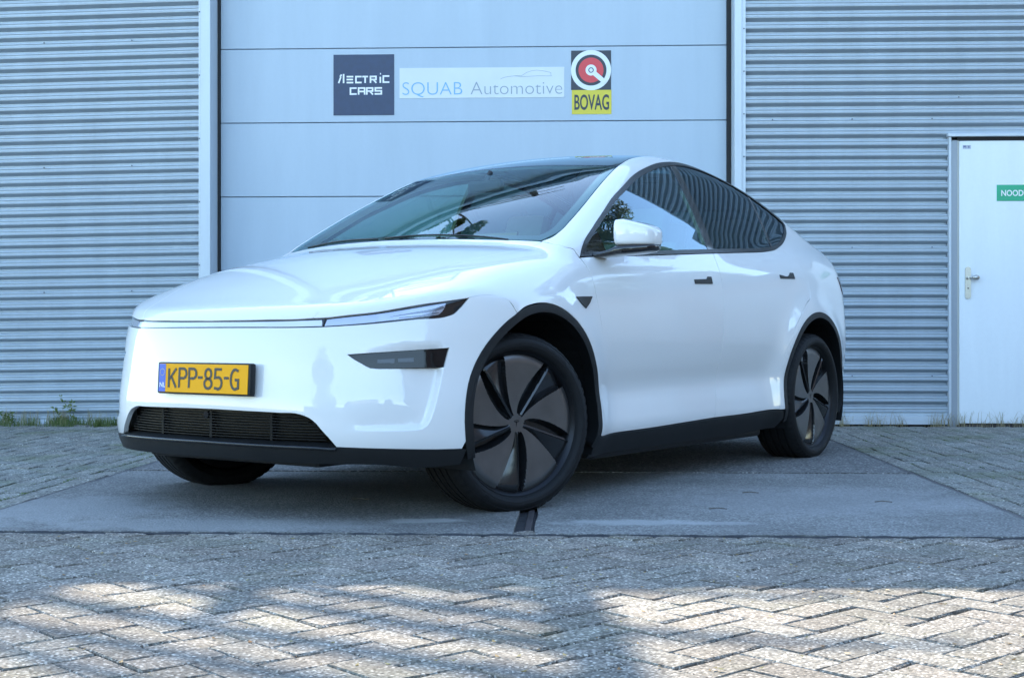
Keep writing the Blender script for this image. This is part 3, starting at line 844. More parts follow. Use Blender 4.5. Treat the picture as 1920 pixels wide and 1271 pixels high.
def pip(P, poly):
    x, y = P[:, 0], P[:, 1]; ins = np.zeros(len(P), bool); n = len(poly)
    for i in range(n):
        x1, y1 = poly[i]; x2, y2 = poly[(i + 1) % n]
        c = ((y1 > y) != (y2 > y))
        with np.errstate(divide='ignore', invalid='ignore'):
            xx = (x2 - x1) * (y - y1) / (y2 - y1) + x1
        ins ^= c & (x < xx)
    return ins
def resample(poly, step, closed=True):
    out = []; n = len(poly)
    for i in range(n if closed else n - 1):
        a = poly[i]; b_ = poly[(i + 1) % n]; k = max(1, int(math.ceil(np.linalg.norm(b_ - a) / step)))
        for j in range(k): out.append(a + (b_ - a) * j / k)
    if not closed: out.append(poly[-1])
    return np.array(out)
def smooth_poly(poly, sharp=32, step=.03):
    """round a closed polygon through its points but keep real corners"""
    n = len(poly); out = []
    d = [poly[(i + 1) % n] - poly[i] for i in range(n)]
    ln = [max(1e-9, np.linalg.norm(v)) for v in d]
    tan = []
    for i in range(n):
        a = d[i - 1] / ln[i - 1]; b_ = d[i] / ln[i]
        ang = math.degrees(math.acos(np.clip(np.dot(a, b_), -1, 1)))
        if ang > sharp: tan.append(None)
        else:
            t = (a * ln[i] + b_ * ln[i - 1]); tan.append(t / np.linalg.norm(t))
    for i in range(n):
        p0, p1 = poly[i], poly[(i + 1) % n]; Ls = ln[i]
        t0 = tan[i] if tan[i] is not None else d[i] / Ls
        t1 = tan[(i + 1) % n] if tan[(i + 1) % n] is not None else d[i] / Ls
        k = max(1, int(math.ceil(Ls / step)))
        for j in range(k):
            t = j / k; t2 = t * t; t3 = t2 * t
            out.append(p0 * (2 * t3 - 3 * t2 + 1) + t0 * Ls * (t3 - 2 * t2 + t) + p1 * (-2 * t3 + 3 * t2) + t1 * Ls * (t3 - t2))
    return np.array(out)
def area(p): x, y = p[:, 0], p[:, 1]; return .5 * np.sum(x * np.roll(y, -1) - np.roll(x, -1) * y)
def inset_poly(p, d):
    if area(p) < 0: d = -d
    a = np.roll(p, 1, 0); b_ = np.roll(p, -1, 0)
    e1 = p - a; e2 = b_ - p
    e1 /= np.maximum(1e-9, np.linalg.norm(e1, axis=1, keepdims=True)); e2 /= np.maximum(1e-9, np.linalg.norm(e2, axis=1, keepdims=True))
    n1 = np.stack([-e1[:, 1], e1[:, 0]], 1); n2 = np.stack([-e2[:, 1], e2[:, 0]], 1)
    q = n1 + n2; ql = np.maximum(.3, np.linalg.norm(q, axis=1, keepdims=True)); q = q / ql
    c = np.maximum(.5, np.sum(q * n1, 1, keepdims=True))
    return p + q * d / c
def distpoly(P, poly):
    A = poly; B = np.roll(poly, -1, 0)
    best = np.full(len(P), 1e9)
    for a, b_ in zip(A, B):
        ab = b_ - a; t = np.clip(((P - a) @ ab) / max(1e-12, ab @ ab), 0, 1)
        best = np.minimum(best, np.linalg.norm(P - (a + t[:, None] * ab), axis=1))
    return best
def panel(name, outline, fam, m, parent, holes=(), inset=.0016, off=0.0, flange=.014, res=.035, bstep=.03, sharp=32, mirror=False, extra=None, meshnormals=False, disp=None, thick_mat=None, roundoff=True):
    """a body panel cut out of the car's surface: outline and holes are 3D points near the surface"""
    o3 = np.array(outline, float)
    loops = [inset_poly(smooth_poly(fam.inv(o3), sharp, bstep), inset)]
    for h_ in holes: loops.append(inset_poly(smooth_poly(fam.inv(np.array(h_, float)), sharp, bstep), -inset))
    O = loops[0]
    lo_, hi = O.min(0), O.max(0)
    gx = np.arange(lo_[0], hi[0], res); gy = np.arange(lo_[1], hi[1], res * .866)
    G = np.array([(x + (res / 2 if j % 2 else 0), y) for j, y in enumerate(gy) for x in gx]) if len(gx) and len(gy) else np.zeros((0, 2))
    if extra is not None: G = np.vstack([G, fam.inv(np.array(extra, float))]) if len(G) else fam.inv(np.array(extra, float))
    if len(G):
        keep = pip(G, O)
        for h_ in loops[1:]: keep &= ~pip(G, h_)
        G = G[keep]
    if len(G):
        dd = np.min([distpoly(G, l_) for l_ in loops], axis=0)
        G = G[dd > min(res, bstep) * .38] if extra is None else G[dd > .0035]
    V = np.vstack([*loops, G]); E_ = []; n0 = 0
    for l_ in loops:
        E_ += [(n0 + i, n0 + (i + 1) % len(l_)) for i in range(len(l_))]; n0 += len(l_)
    r = delaunay_2d_cdt([Vector((float(a), float(b_))) for a, b_ in V], E_, [], 0, 1e-6)
    VV = np.array([(v.x, v.y) for v in r[0]]); T = np.array([f for f in r[2] if len(f) == 3])
    C = VV[T].mean(1); k = pip(C, O)
    for h_ in loops[1:]: k &= ~pip(C, h_)
    T = T[k]
    P = fam.pos(VV); N_ = Gn(P)
    if callable(off): P = P + N_ * off(P)[:, None]
    elif off: P = P + N_ * off
    if disp is not None: P = P + N_ * disp(P)[:, None]
    # consistent winding
    a = P[T[:, 1]] - P[T[:, 0]]; b_ = P[T[:, 2]] - P[T[:, 0]]
    cr = np.cross(a, b_); s = np.sum(cr * N_[T[:, 0]], 1)
    T = np.where((s < 0)[:, None], T[:, ::-1], T)
    if meshnormals:
        a = P[T[:, 1]] - P[T[:, 0]]; b_ = P[T[:, 2]] - P[T[:, 0]]; cr = np.cross(a, b_)
        N2 = np.zeros_like(P)
        for q in range(3): np.add.at(N2, T[:, q], cr)
        N2 /= np.maximum(1e-12, np.linalg.norm(N2, axis=1, keepdims=True))
        dd = np.abs(disp(P)) if disp is not None else np.zeros(len(P))
        w = np.clip(dd / .0006, 0, 1)[:, None]
        # soften neighbouring vertices too
        N_ = N_ * (1 - w) + N2 * w; N_ /= np.linalg.norm(N_, axis=1, keepdims=True)
    # flange around boundary edges
    ed = {}
    for t in T:
        for q in range(3):
            e = (t[q], t[(q + 1) % 3]); ed[e] = ed.get(e, 0) + 1
    bd = [e for e in ed if (e[1], e[0]) not in ed]
    nv = len(P); verts = [*P]; norms = [*N_]; faces = [tuple(t) for t in T]
    if flange > 0:
        outn = {}
        for (i, j) in bd:
            d = P[j] - P[i]; n_ = np.cross(d, N_[i]); n_ /= max(1e-12, np.linalg.norm(n_))
            for q in (i, j): outn[q] = outn.get(q, 0) + n_
        m1 = {}
        for q, n_ in outn.items():
            n_ = n_ / max(1e-9, np.linalg.norm(n_))
            # rolled edge: a small radius, then straight in
            r0 = .0022 if roundoff else 0
            m1[q] = (len(verts), len(verts) + 1, len(verts) + 2)
            verts.append(P[q]); norms.append(N_[q] * .75 + n_ * .6)
            verts.append(P[q] + n_ * r0 * .5 - N_[q] * r0); norms.append(n_)
            verts.append(P[q] + n_ * r0 * .5 - N_[q] * flange); norms.append(n_)
        for (i, j) in bd:
            a, b_ = m1[i], m1[j]
            faces.append((i, a[1], b_[1], j)); faces.append((a[1], a[2], b_[2], b_[1]))
    verts = np.array(verts); norms = np.array(norms)
    norms /= np.maximum(1e-9, np.linalg.norm(norms, axis=1, keepdims=True))
    objs = []
    for side_ in ((1, -1) if mirror else (1,)):
        Vv = verts * np.array([1, side_, 1]); Nn = norms * np.array([1, side_, 1])
        ff = faces if side_ == 1 else [tuple(reversed(f)) for f in faces]
        me = mesh(name, Vv, ff, True); me.materials.append(m)
        try: me.normals_split_custom_set_from_vertices([tuple(map(float, n_)) for n_ in Nn])
        except Exception as ex: print('normals', ex)
        objs.append(link(name, me, parent))
    return objs if mirror else objs[0]
def sym(half):
    """half: points from the centre line (y>=0) round to the other end at the centre line"""
    return list(half) + [(x, -y, z) for x, y, z in reversed(half) if y > 1e-4]
def onsurf(pts, fam):
    return [tuple(p) for p in fam.pos(fam.inv(np.array(pts, float)))]

# ------------------------------------------------------------------ CAR
YAW = .613
car = empty('parked_car', (-.715, 5.80, 0), math.atan2(-math.cos(YAW), -math.sin(YAW)))
tag(car, 'white electric crossover with yellow licence plate and dark wheels, parked before the hall', 'car')

def archpts(cx, r, a0, a1, n=22, y=.95, rx=None):
    rx = rx or r
    return [(cx + rx * math.cos(R(t)), y, AZ + r * math.sin(R(t))) for t in np.linspace(a0, a1, n)]
RA = .458
# front arch, from the bumper's lower corner over the top to the sill
AF = archpts(ACF, RA, -10, 193, 30)
AR = archpts(ACR, RA + .006, -9, 192, 30)      # starts in front of the rear wheel
bar_top = [(.757, 0, .745), (.755, .06, .745), (.745, .2, .745), (.735, .276, .746), (.709, .414, .748), (.677, .514, .753)]
hl_top = [(.677, .514, .753), (.641, .589, .762), (.581, .678, .774), (.519, .739, .788), (.448, .794, .804), (.367, .843, .817), (.286, .881, .83)]
hl_end = [(.286, .881, .83), (.307, .876, .809), (.334, .867, .783), (.352, .861, .769), (.371, .851, .761)]
hl_bot = [(.371, .851, .761), (.486, .78, .747), (.556, .72, .737), (.611, .656, .729), (.659, .579, .723), (.69, .511, .719)]
bar_bot = [(.763, 0, .717), (.763, .069, .717), (.755, .18, .717), (.744, .285, .717), (.717, .421, .717), (.69, .511, .719)]
seam_bf = [(.286, .881, .83), (.242, .898, .839), (.197, .914, .841), (.152, .932, .836), (.118, .944, .822)]
whitebot = [(.365, .906, .271), (.451, .859, .273), (.547, .787, .277), (.627, .704, .281), (.694, .587, .285)]
intake = [(.694, .587, .285), (.711, .564, .318), (.721, .537, .347), (.728, .518, .369), (.735, .492, .388), (.746, .455, .401), (.765, .361, .405), (.787, .197, .408), (.794, .06, .410), (.794, 0, .410)]
AFi = [p for p in AF if p[0] > .02 and p[2] > .30]                     # front half of the arch
seam_top = (.084, .956, AZ + math.sqrt(RA ** 2 - (.084 - ACF) ** 2))
# curtain recess drawn into the bumper skin
curt = np.array([(.409, .858, .573), (.416, .858, .549), (.431, .858, .505), (.447, .857, .458), (.461, .854, .418), (.471, .849, .388), (.485, .842, .363), (.502, .829, .348), (.537, .804, .343), (.579, .766, .342), (.642, .692, .339), (.686, .621, .335)])
fog = [(.661, .612, .619), (.621, .673, .624), (.556, .744, .63), (.478, .806, .636), (.385, .862, .642), (.397, .861, .608), (.409, .858, .573), (.502, .8, .572), (.562, .75, .57), (.608, .701, .569), (.621, .684, .571), (.637, .66, .586), (.651, .636, .601)]
CU = NOSE.inv(curt[:9])
CU = resample(CU, .008, False)
_o = np.argsort(CU[:, 1]); _cz, _cp = CU[_o, 1], CU[_o, 0]
def S_(t): t = np.clip(t, 0, 1); return t * t * (3 - 2 * t)
def curtain(P):
    q = NOSE.inv(np.stack([P[:, 0], np.abs(P[:, 1]), P[:, 2]], 1))
    edge = np.interp(q[:, 1], _cz, _cp, left=_cp[0], right=_cp[-1])
    d = edge - q[:, 0]
    return -.030 * S_(d / .015) * (1 - S_(d / .30)) * S_((q[:, 1] - .343) / .022) * S_((.66 - q[:, 1]) / .05)
ex = []
for s_ in (1, -1):
    for dz in (.0, .005, .011, .017, .024):
        for ph in np.arange(.62, .93, .012):
            th = ph / .9; ex.append((NOSE.x0 + math.cos(th), s_ * math.sin(th), .343 + dz))
for s_ in (1, -1):
    for dd in (-.003, 0, .0035, .007, .011, .016, .024, .034):
        for i in range(len(CU)):
            a = CU[max(i - 1, 0)]; b_ = CU[min(i + 1, len(CU) - 1)]; t = (b_ - a) / np.linalg.norm(b_ - a)
            nn = np.array([-1.0, 0.0]); q = CU[i] + nn * dd
            th = q[0] / .9; ex.append((NOSE.x0 + math.cos(th), s_ * math.sin(th), q[1]))
half = bar_bot[:-1] + hl_bot[::-1] + hl_end[::-1][1:] + seam_bf[1:] + [seam_top] + [p for p in AFi[::-1] if p[0] > .10] + [(.3645, .906, .272)] + whitebot[1:] + intake[1:]
fogm = [(x, -y, z) for x, y, z in fog][::-1]
bump = panel('front_bumper', sym(half), NOSE, PAINT, car, holes=[fog, fogm], res=.022, bstep=.02, extra=ex, disp=curtain, meshnormals=True, flange=.02)
for s_ in (1, -1):
    pass
# hood
hood_side = [(.692, .470, .751), (.60, .515, .81), (.50, .560, .85), (.40, .605, .885), (.30, .642, .925), (.10, .695, .99), (-.10, .728, 1.04), (-.28, .742, 1.07), (-.412, .742, 1.086)]
cowl = [(-.412, .742, 1.086), (-.374, .639, 1.09), (-.335, .522, 1.094), (-.296, .354, 1.101), (-.276, .226, 1.105), (-.266, .10, 1.107), (-.264, 0, 1.108)]
halfh = bar_top[:-1] + hood_side + cowl[1:]
panel('hood', sym(halfh), GNOM, PAINT, car, res=.04, inset=.0016, flange=.012)
panel('hood_gap_shade', sym(halfh), GNOM, DARKGAP, car, res=.08, inset=-.006, off=-.009, flange=0)  # black sheet under the hood paints the shade in its shut line
# fender
sfd = [(-.513, .877, 1.022), (-.530, .893, .985), (-.540, .905, .94), (-.548, .917, .89), (-.560, .925, .82), (-.574, .93, .742), (-.583, .93, .663), (-.590, .925, .57), (-.593, .92, .48), (-.588, .925, .37), (-.575, .93, .262)]
AFr = [p for p in AF if p[0] < .075]                       # from top round to the back
fender = hood_side[::-1] + [(.677, .514, .753)] + hl_top[1:] + seam_bf[1:] + [seam_top] + AFr[:-1] + [(-.552, .935, .262)] + sfd[::-1] + [(-.490, .853, 1.055), (-.445, .838, 1.060), (-.420, .796, 1.073)]
fender = [p for p in fender]
panel('fender', fender[::-1], GNOM, PAINT, car, res=.035, bstep=.02, inset=.0010, mirror=True, flange=.012)
# doors
dlo = [(-.512, .875, 1.026), (-.558, .848, 1.067), (-.704, .811, 1.162), (-.831, .783, 1.236), (-.961, .752, 1.31), (-1.114, .721, 1.381), (-1.249, .691, 1.441), (-1.349, .672, 1.477), (-1.451, .655, 1.507), (-1.6, .63, 1.543), (-1.75, .612, 1.567), (-1.90, .598, 1.578), (-2.10, .59, 1.575), (-2.30, .60, 1.553), (-2.50, .62, 1.515), (-2.70, .642, 1.462), (-2.85, .66, 1.412), (-2.938, .672, 1.378), (-2.995, .68, 1.352), (-3.010, .693, 1.325), (-2.985, .711, 1.291), (-2.896, .744, 1.238), (-2.797, .771, 1.201), (-2.692, .792, 1.174), (-2.599, .805, 1.157), (-2.504, .814, 1.146), (-2.129, .837, 1.118), (-1.777, .851, 1.096), (-1.384, .861, 1.072), (-1.046, .867, 1.052), (-.776, .871, 1.039)]
belt_f = [(-.513, .875, 1.024), (-.776, .871, 1.039), (-1.046, .867, 1.052), (-1.384, .861, 1.072), (-1.774, .851, 1.096)]
belt_r = [(-1.774, .851, 1.096), (-2.129, .837, 1.118), (-2.504, .814, 1.146), (-2.599, .805, 1.157), (-2.700, .790, 1.176)]
seam_b = [(-1.774, .850, 1.096), (-1.771, .872, 1.056), (-1.769, .894, 1.005), (-1.766, .911, .949), (-1.760, .923, .900), (-1.752, .926, .825), (-1.740, .93, .764), (-1.727, .932, .69), (-1.714, .922, .567), (-1.705, .912, .456), (-1.685, .917, .37), (-1.655, .92, .286)]
sill_f = [(-.575, .93, .262), (-.974, .916, .270), (-1.30, .92, .277), (-1.655, .92, .286)]
sill_r = [(-1.655, .92, .286), (-2.015, .921, .289), (-2.33, .94, .294)]
seam_rr = [(-2.700, .790, 1.176), (-2.765, .815, 1.150), (-2.815, .85, 1.10), (-2.838, .88, 1.05), (-2.845, .905, .99), (-2.838, .924, .938), (-2.80, .94, .892), (-2.72, .95, .868)]
ra2 = archpts(ACR, RA + .045, 65, 0, 10)
ra2 = [(ACR + (RA + .045) * math.cos(R(t)), .95, AZ + (RA + .045) * math.sin(R(t))) for t in (52, 44, 36, 28, 20, 12, 4, -3)]
def filt(ps): return ps
d_front = belt_f + seam_b[1:] + sill_f[::-1][1:] + sfd[::-1][1:-1]
panel('front_door', d_front, SIDE, PAINT, car, res=.035, inset=.0028, mirror=True)
panel('door_seal_and_gap', d_front, SIDE, DARKGAP, car, res=.06, inset=-.012, off=-.007, flange=0, mirror=True)  # full black sheet behind the door: seal plus painted gap shade
d_rear = belt_r + seam_rr[1:-1] + [(-2.745, .95, .872)] + [(-2.66, .95, .815)] + ra2[1:-1] + [(-2.372, .94, .296)] + sill_r[::-1][1:-1] + seam_b[::-1][:-1]
panel('rear_door', d_rear, SIDE, PAINT, car, res=.035, inset=.0028, mirror=True)
panel('door_seal_and_gap', d_rear, SIDE, DARKGAP, car, res=.06, inset=-.006, off=-.007, flange=0, mirror=True)  # same black backing, seal and painted gap shade for the rear door
# body side: pillar, roof rail and rear quarter in one pressing
ws_edge = [(-.415, .736, 1.086), (-.447, .753, 1.098), (-.512, .760, 1.129), (-.617, .751, 1.187), (-.731, .734, 1.25), (-.939, .691, 1.36), (-1.079, .661, 1.429), (-1.189, .639, 1.479), (-1.273, .622, 1.509), (-1.368, .603, 1.54)]
rail = [(-1.50, .586, 1.57), (-1.70, .572, 1.594), (-1.90, .565, 1.60), (-2.2, .565, 1.585), (-2.6, .575, 1.515), (-3.0, .590, 1.41), (-3.3, .60, 1.31), (-3.55, .61, 1.22), (-3.66, .63, 1.17)]
TAILX = -3.50
quarter_rear = [(-3.66, .66, 1.12), (-3.60, .72, 1.08), (-3.53, .80, 1.04), (TAILX, .84, 1.0), (TAILX, .87, .8), (TAILX, .87, .55), (TAILX, .87, .30)]
ARr = [(ACR + (RA + .006) * math.cos(R(t)), .95, AZ + (RA + .006) * math.sin(R(t))) for t in np.linspace(188, -7, 26)]
body_side = ws_edge + rail + quarter_rear + [(-3.342, .92, .295)] + ARr[:-1] + [(-2.424, .95, .296), (-2.372, .94, .296)] + ra2[::-1][1:-1] + [(-2.66, .95, .815), (-2.745, .95, .872)] + seam_rr[::-1][1:-1] + dlo[22:24][::-1][:0] + [(-2.700, .790, 1.176)] + [(-2.797, .771, 1.201), (-2.896, .744, 1.238), (-2.985, .711, 1.291), (-3.010, .693, 1.325), (-2.995, .68, 1.352), (-2.938, .672, 1.378), (-2.85, .66, 1.412), (-2.70, .642, 1.462), (-2.50, .62, 1.515), (-2.30, .60, 1.553), (-2.10, .59, 1.575), (-1.90, .598, 1.578), (-1.75, .612, 1.567), (-1.6, .63, 1.543), (-1.451, .655, 1.507), (-1.349, .672, 1.477), (-1.249, .691, 1.441), (-1.114, .721, 1.381), (-.961, .752, 1.31), (-.831, .783, 1.236), (-.704, .811, 1.162), (-.558, .848, 1.067), (-.513, .877, 1.024), (-.490, .853, 1.055), (-.445, .838, 1.060), (-.420, .796, 1.073)]
panel('body_side', body_side, SIDE, PAINT, car, res=.035, inset=.0012, bstep=.02, mirror=True, flange=.016)
# windows: black surround strip, then the glass a little behind it
def shrink(loop, fam, d): 
    q = inset_poly(smooth_poly(fam.inv(np.array(loop)), 32, .02), d); return [tuple(p) for p in fam.pos(q)]
dl = dlo
inn = shrink(dl, SIDE, .020)
panel('window_trim', dl, SIDE, TRIM, car, holes=[inn], inset=.0012, off=.0025, bstep=.018, res=.03, mirror=True, flange=.02)
bx = -1.735
f_glass = [p for p in shrink(dl, SIDE, .016)]
def clipx(loop, lo_, hi):
    """clip a loop of 3D points between two x planes"""
    def half_(pts, x, keep_less):
        out = []
        for i, p in enumerate(pts):
            q = pts[(i + 1) % len(pts)]; ip = (p[0] <= x) == keep_less; iq = (q[0] <= x) == keep_less
            if ip: out.append(p)
            if ip != iq:
                t = (x - p[0]) / (q[0] - p[0]); out.append(tuple(p[k] + (q[k] - p[k]) * t for k in range(3)))
        return out
    return half_(half_(loop, hi, True), lo_, False)
panel('front_door_window', clipx(f_glass, bx, 0), SIDE, GLASSS, car, off=-.003, flange=0, res=.025, mirror=True)
panel('rear_door_window', clipx(f_glass, -2.60, bx - .07), SIDE, GLASSR, car, off=-.003, flange=0, res=.025, mirror=True)
panel('quarter_window', clipx(f_glass, -3.1, -2.625), SIDE, GLASSR, car, off=-.003, flange=0, res=.025, mirror=True)
panel('pillar_trim', clipx(f_glass, bx - .072, bx + .002), SIDE, GLOSSB, car, off=-.001, flange=.02, inset=.0005, res=.05, mirror=True)
panel('pillar_trim', clipx(f_glass, -2.627, -2.598), SIDE, GLOSSB, car, off=-.001, flange=.02, inset=.0005, res=.05, mirror=True)
# windshield, roof, tailgate glass
HX = -1.20
wsb = [(-.272, 0, 1.1), (-.275, .1, 1.1), (-.285, .226, 1.1), (-.305, .354, 1.1), (-.344, .522, 1.09), (-.383, .639, 1.09), (-.420, .728, 1.09)]
ws_half = wsb + [(x - .002, y - .004, z) for x, y, z in ws_edge[2:8]] + [(-1.215, .632, 1.49), (-1.18, .5, 1.5), (-1.155, .25, 1.5), (-1.145, 0, 1.5)]
panel('windshield', sym(ws_half), TOPF, GLASSF, car, off=-.002, inset=.001, res=.03, flange=.004)
ws_in = [(x, y, z) for x, y, z in ws_half]
inner = shrink(sym(ws_half), TOPF, .045)
panel('windshield_frit', sym(ws_half), TOPF, GLOSSB, car, holes=[inner], off=-.006, inset=.002, res=.05, flange=0)
roof_half = [(-1.149, 0, 1.5), (-1.159, .25, 1.5), (-1.184, .5, 1.5), (-1.219, .632, 1.49), (-1.273, .620, 1.5), (-1.368, .600, 1.5)] + [(x, y - .004, z) for x, y, z in rail[:6]] + [(-2.98, .585, 1.4), (-2.98, 0, 1.4)]
panel('roof_glass', sym(roof_half), TOPF, GLASST, car, off=-.001, inset=.0015, res=.04, flange=.006)
tg_half = [(-2.985, 0, 1.4), (-2.985, .582, 1.4), (-3.3, .59, 1.3), (-3.52, .60, 1.2), (-3.56, 0, 1.2)]
panel('tailgate_window', sym(tg_half), TOPF, GLASSR, car, off=-.001, inset=.002, res=.08, flange=.006)
sp_half = [(-3.565, 0, 1.2), (-3.525, .60, 1.2), (-3.60, .615, 1.18), (-3.655, .63, 1.17), (-3.72, .4, 1.17), (-3.735, 0, 1.17)]
panel('spoiler', sym(sp_half), TOPF, PAINT, car, off=.006, inset=.002, res=.06, flange=.03)
tail_half = [(-3.76, 0, 1.10), (-3.70, .45, 1.10), (-3.655, .645, 1.10), (-3.60, .72, 1.075), (-3.53, .80, 1.035), (TAILX, .84, 1.0), (TAILX, .87, .8), (TAILX, .87, .62), (-3.86, 0, .62)]
panel('tailgate', sym(tail_half), REARF, PAINT, car, res=.05, inset=.0015)
rb_half = [(-3.86, 0, .617), (TAILX, .87, .617), (TAILX, .87, .42), (TAILX, .87, .30), (-3.86, 0, .30)]
panel('rear_bumper', sym(rb_half), REARF, PAINT, car, res=.05, inset=.0015)
rl_half = [(-3.86, 0, .298), (TAILX, .87, .298), (TAILX, .86, .19), (-3.8, 0, .19)]
panel('rear_lip', sym(rl_half), REARF, BLACKP, car, res=.05, inset=.001)
tl = [(-3.42, .86, 1.035), (-3.50, .83, 1.035), (-3.62, .72, 1.03), (-3.68, .60, 1.02), (-3.68, .60, .95), (-3.60, .76, .95), (-3.52, .84, .93), (-3.46, .87, .95)]
panel('tail_lamp', tl, SIDE if False else REARF, REDL, car, off=.004, inset=.001, res=.03, flange=.012, mirror=True)

GRILLE = mat('matt_black_grille', (0.003, 0.003, 0.0035), rough=.6, spec=.25)
# lamps
lb = bar_top + [(.69, .511, .719)] + bar_bot[::-1][1:]
lbs = [p for p in bar_top] + [p for p in bar_bot[::-1]]
bar_loop = [(x, y, z) for x, y, z in sym_half] if False else None
full_bar = [(x, y, z) for x, y, z in bar_top] + [(x, y, z) for x, y, z in bar_bot[::-1]] + [(x, -y, z) for x, y, z in bar_bot[1:]] + [(x, -y, z) for x, y, z in bar_top[::-1][:-1]]
panel('light_bar', full_bar, NOSE, GLOSSB, car, off=-.007, inset=.0005, res=.02, bstep=.015, flange=.01)
strip = [(.76, 0, .7405), (.745, .2, .7405), (.72, .36, .742), (.684, .505, .746), (.69, .511, .7235), (.717, .421, .7215), (.755, .18, .7215), (.763, 0, .7215)]
strip_full = strip + [(x, -y, z) for x, y, z in strip[::-1] if y > 0]
panel('light_bar_diffuser', strip_full, NOSE, BARW, car, off=-.0035, inset=.001, res=.02, bstep=.015, flange=.006)
hl = hl_top + hl_end[1:] + hl_bot[1:]
hl = hl[:-1] + [(.691, .516, .7195)]
hps = panel('headlight', hl, NOSE, GLOSSB, car, off=-.010, inset=.0008, res=.02, bstep=.015, flange=.012, mirror=True)
# lens with the dark outer end left free
def between(a, b_, t): return tuple(a[k] + (b_[k] - a[k]) * t for k in range(3))
top_l = [(.674, .522, .7475), (.641, .589, .7555), (.581, .678, .7665), (.519, .739, .7795), (.448, .794, .7945), (.372, .838, .8085)]
bot_l = [(.405, .832, .7665), (.486, .78, .7545), (.556, .72, .7445), (.611, .656, .7355), (.659, .579, .7285), (.688, .520, .7245)]
lens = top_l + [(.385, .838, .785)] + bot_l
panel('lamp_lens', lens, NOSE, LENS, car, off=-.0055, inset=.0, res=.015, bstep=.012, flange=.008, mirror=True)
d1 = [(.47, .78, .776), (.42, .81, .786), (.385, .832, .798), (.378, .838, .790), (.42, .81, .777), (.50, .76, .766), (.55, .715, .757), (.52, .745, .765)]
panel('lamp_reflector', d1, NOSE, LENSD, car, off=-.0045, inset=.0, res=.012, bstep=.012, flange=.002, mirror=True)
d2 = [(.46, .79, .7635), (.41, .825, .774), (.40, .835, .7715), (.45, .80, .7605), (.53, .745, .7525), (.53, .745, .7545)]
panel('lamp_reflector', d2, NOSE, LENSD, car, off=-.0045, inset=.0, res=.012, bstep=.012, flange=.002, mirror=True)
# fog / lower lamp pockets
LEDM = mat('unlit_led_module', (0.045, 0.048, 0.055), rough=0.15, metal=.5)
SMOKE = mat('smoked_lamp_glass', (0.006, 0.006, 0.007), rough=0.04, spec=0.38)
panel('lower_lamp', fog, NOSE, SMOKE, car, off=-.010, inset=.0003, res=.02, bstep=.012, flange=.006, mirror=True)
fl = [(.628, .665, .612), (.556, .744, .618), (.47, .812, .622), (.43, .845, .590), (.502, .8, .583), (.60, .71, .581)]
for (a_, b_) in ((.0, .30), (.36, .64)):
    P0, P1 = np.array((.600, .70, .602)), np.array((.44, .835, .612))
    q0, q1 = P0 + (P1 - P0) * a_, P0 + (P1 - P0) * b_
    panel('led_module', [tuple(q0), tuple(q1), tuple(q1 - (0, 0, .016)), tuple(q0 - (0, 0, .013))], NOSE, LEDM, car, off=-.0085, inset=0, res=.02, bstep=.02, flange=.002, mirror=True)
# intake: dark recess with louvres
ik = [(.694, .587, .285), (.711, .564, .318), (.721, .537, .347), (.728, .518, .369), (.735, .492, .388), (.746, .455, .401), (.765, .361, .405), (.787, .197, .408), (.794, 0, .410)]
ik_bot = [(.694, .587, .283), (.724, .508, .287), (.75, .401, .288), (.772, .258, .289), (.785, .093, .290), (.785, 0, .291)]
ikf = [(x, -y, z) for x, y, z in ik[:-1]] + ik[::-1] + [p for p in ik_bot[1:]] + [(x, -y, z) for x, y, z in ik_bot[::-1][1:-1]]
panel('intake_backing', ikf, NOSE, BLACKP, car, off=-.060, inset=-.004, res=.04, flange=0)
for k, zz in enumerate(np.linspace(.308, .392, 9)):
    w = .50 - (.05 if zz > .37 else 0) + (.03 if zz < .33 else 0)
    lv = MB()
    ys = np.linspace(-w, w, 22)
    base = np.array([(.7, y, zz) for y in ys]); P = NOSE.pos(NOSE.inv(base)); N_ = Gn(P)
    P = P - N_ * .040
    vs = []; fs = []
    for i, p in enumerate(P):
        for (dx, dz) in ((.008, .0016), (.008, -.0016), (-.02, -.0024), (-.02, .0024)):
            vs.append((p[0] + N_[i][0] * dx, p[1] + N_[i][1] * dx, zz + dz))
    for i in range(len(P) - 1):
        for q in range(4): fs.append((4 * i + q, 4 * i + (q + 1) % 4, 4 * i + 4 + (q + 1) % 4, 4 * i + 4 + q))
    lv.add(vs, fs); lv.build('intake_slat', GRILLE, car)
for y in (-.30, .0, .30):
    P = NOSE.pos(NOSE.inv(np.array([(.7, y, .35)])))[0]
    mb = MB(); mb.box((P[0] - .055, y - .006, .300), (P[0] - .036, y + .006, .398)); mb.build('intake_rib', GRILLE, car)
mb = MB(); mb.cyl((.765, -.02, .386), (.748, -.02, .386), .013, n=16); mb.build('parking_camera', GLOSSB, car, angle=40)
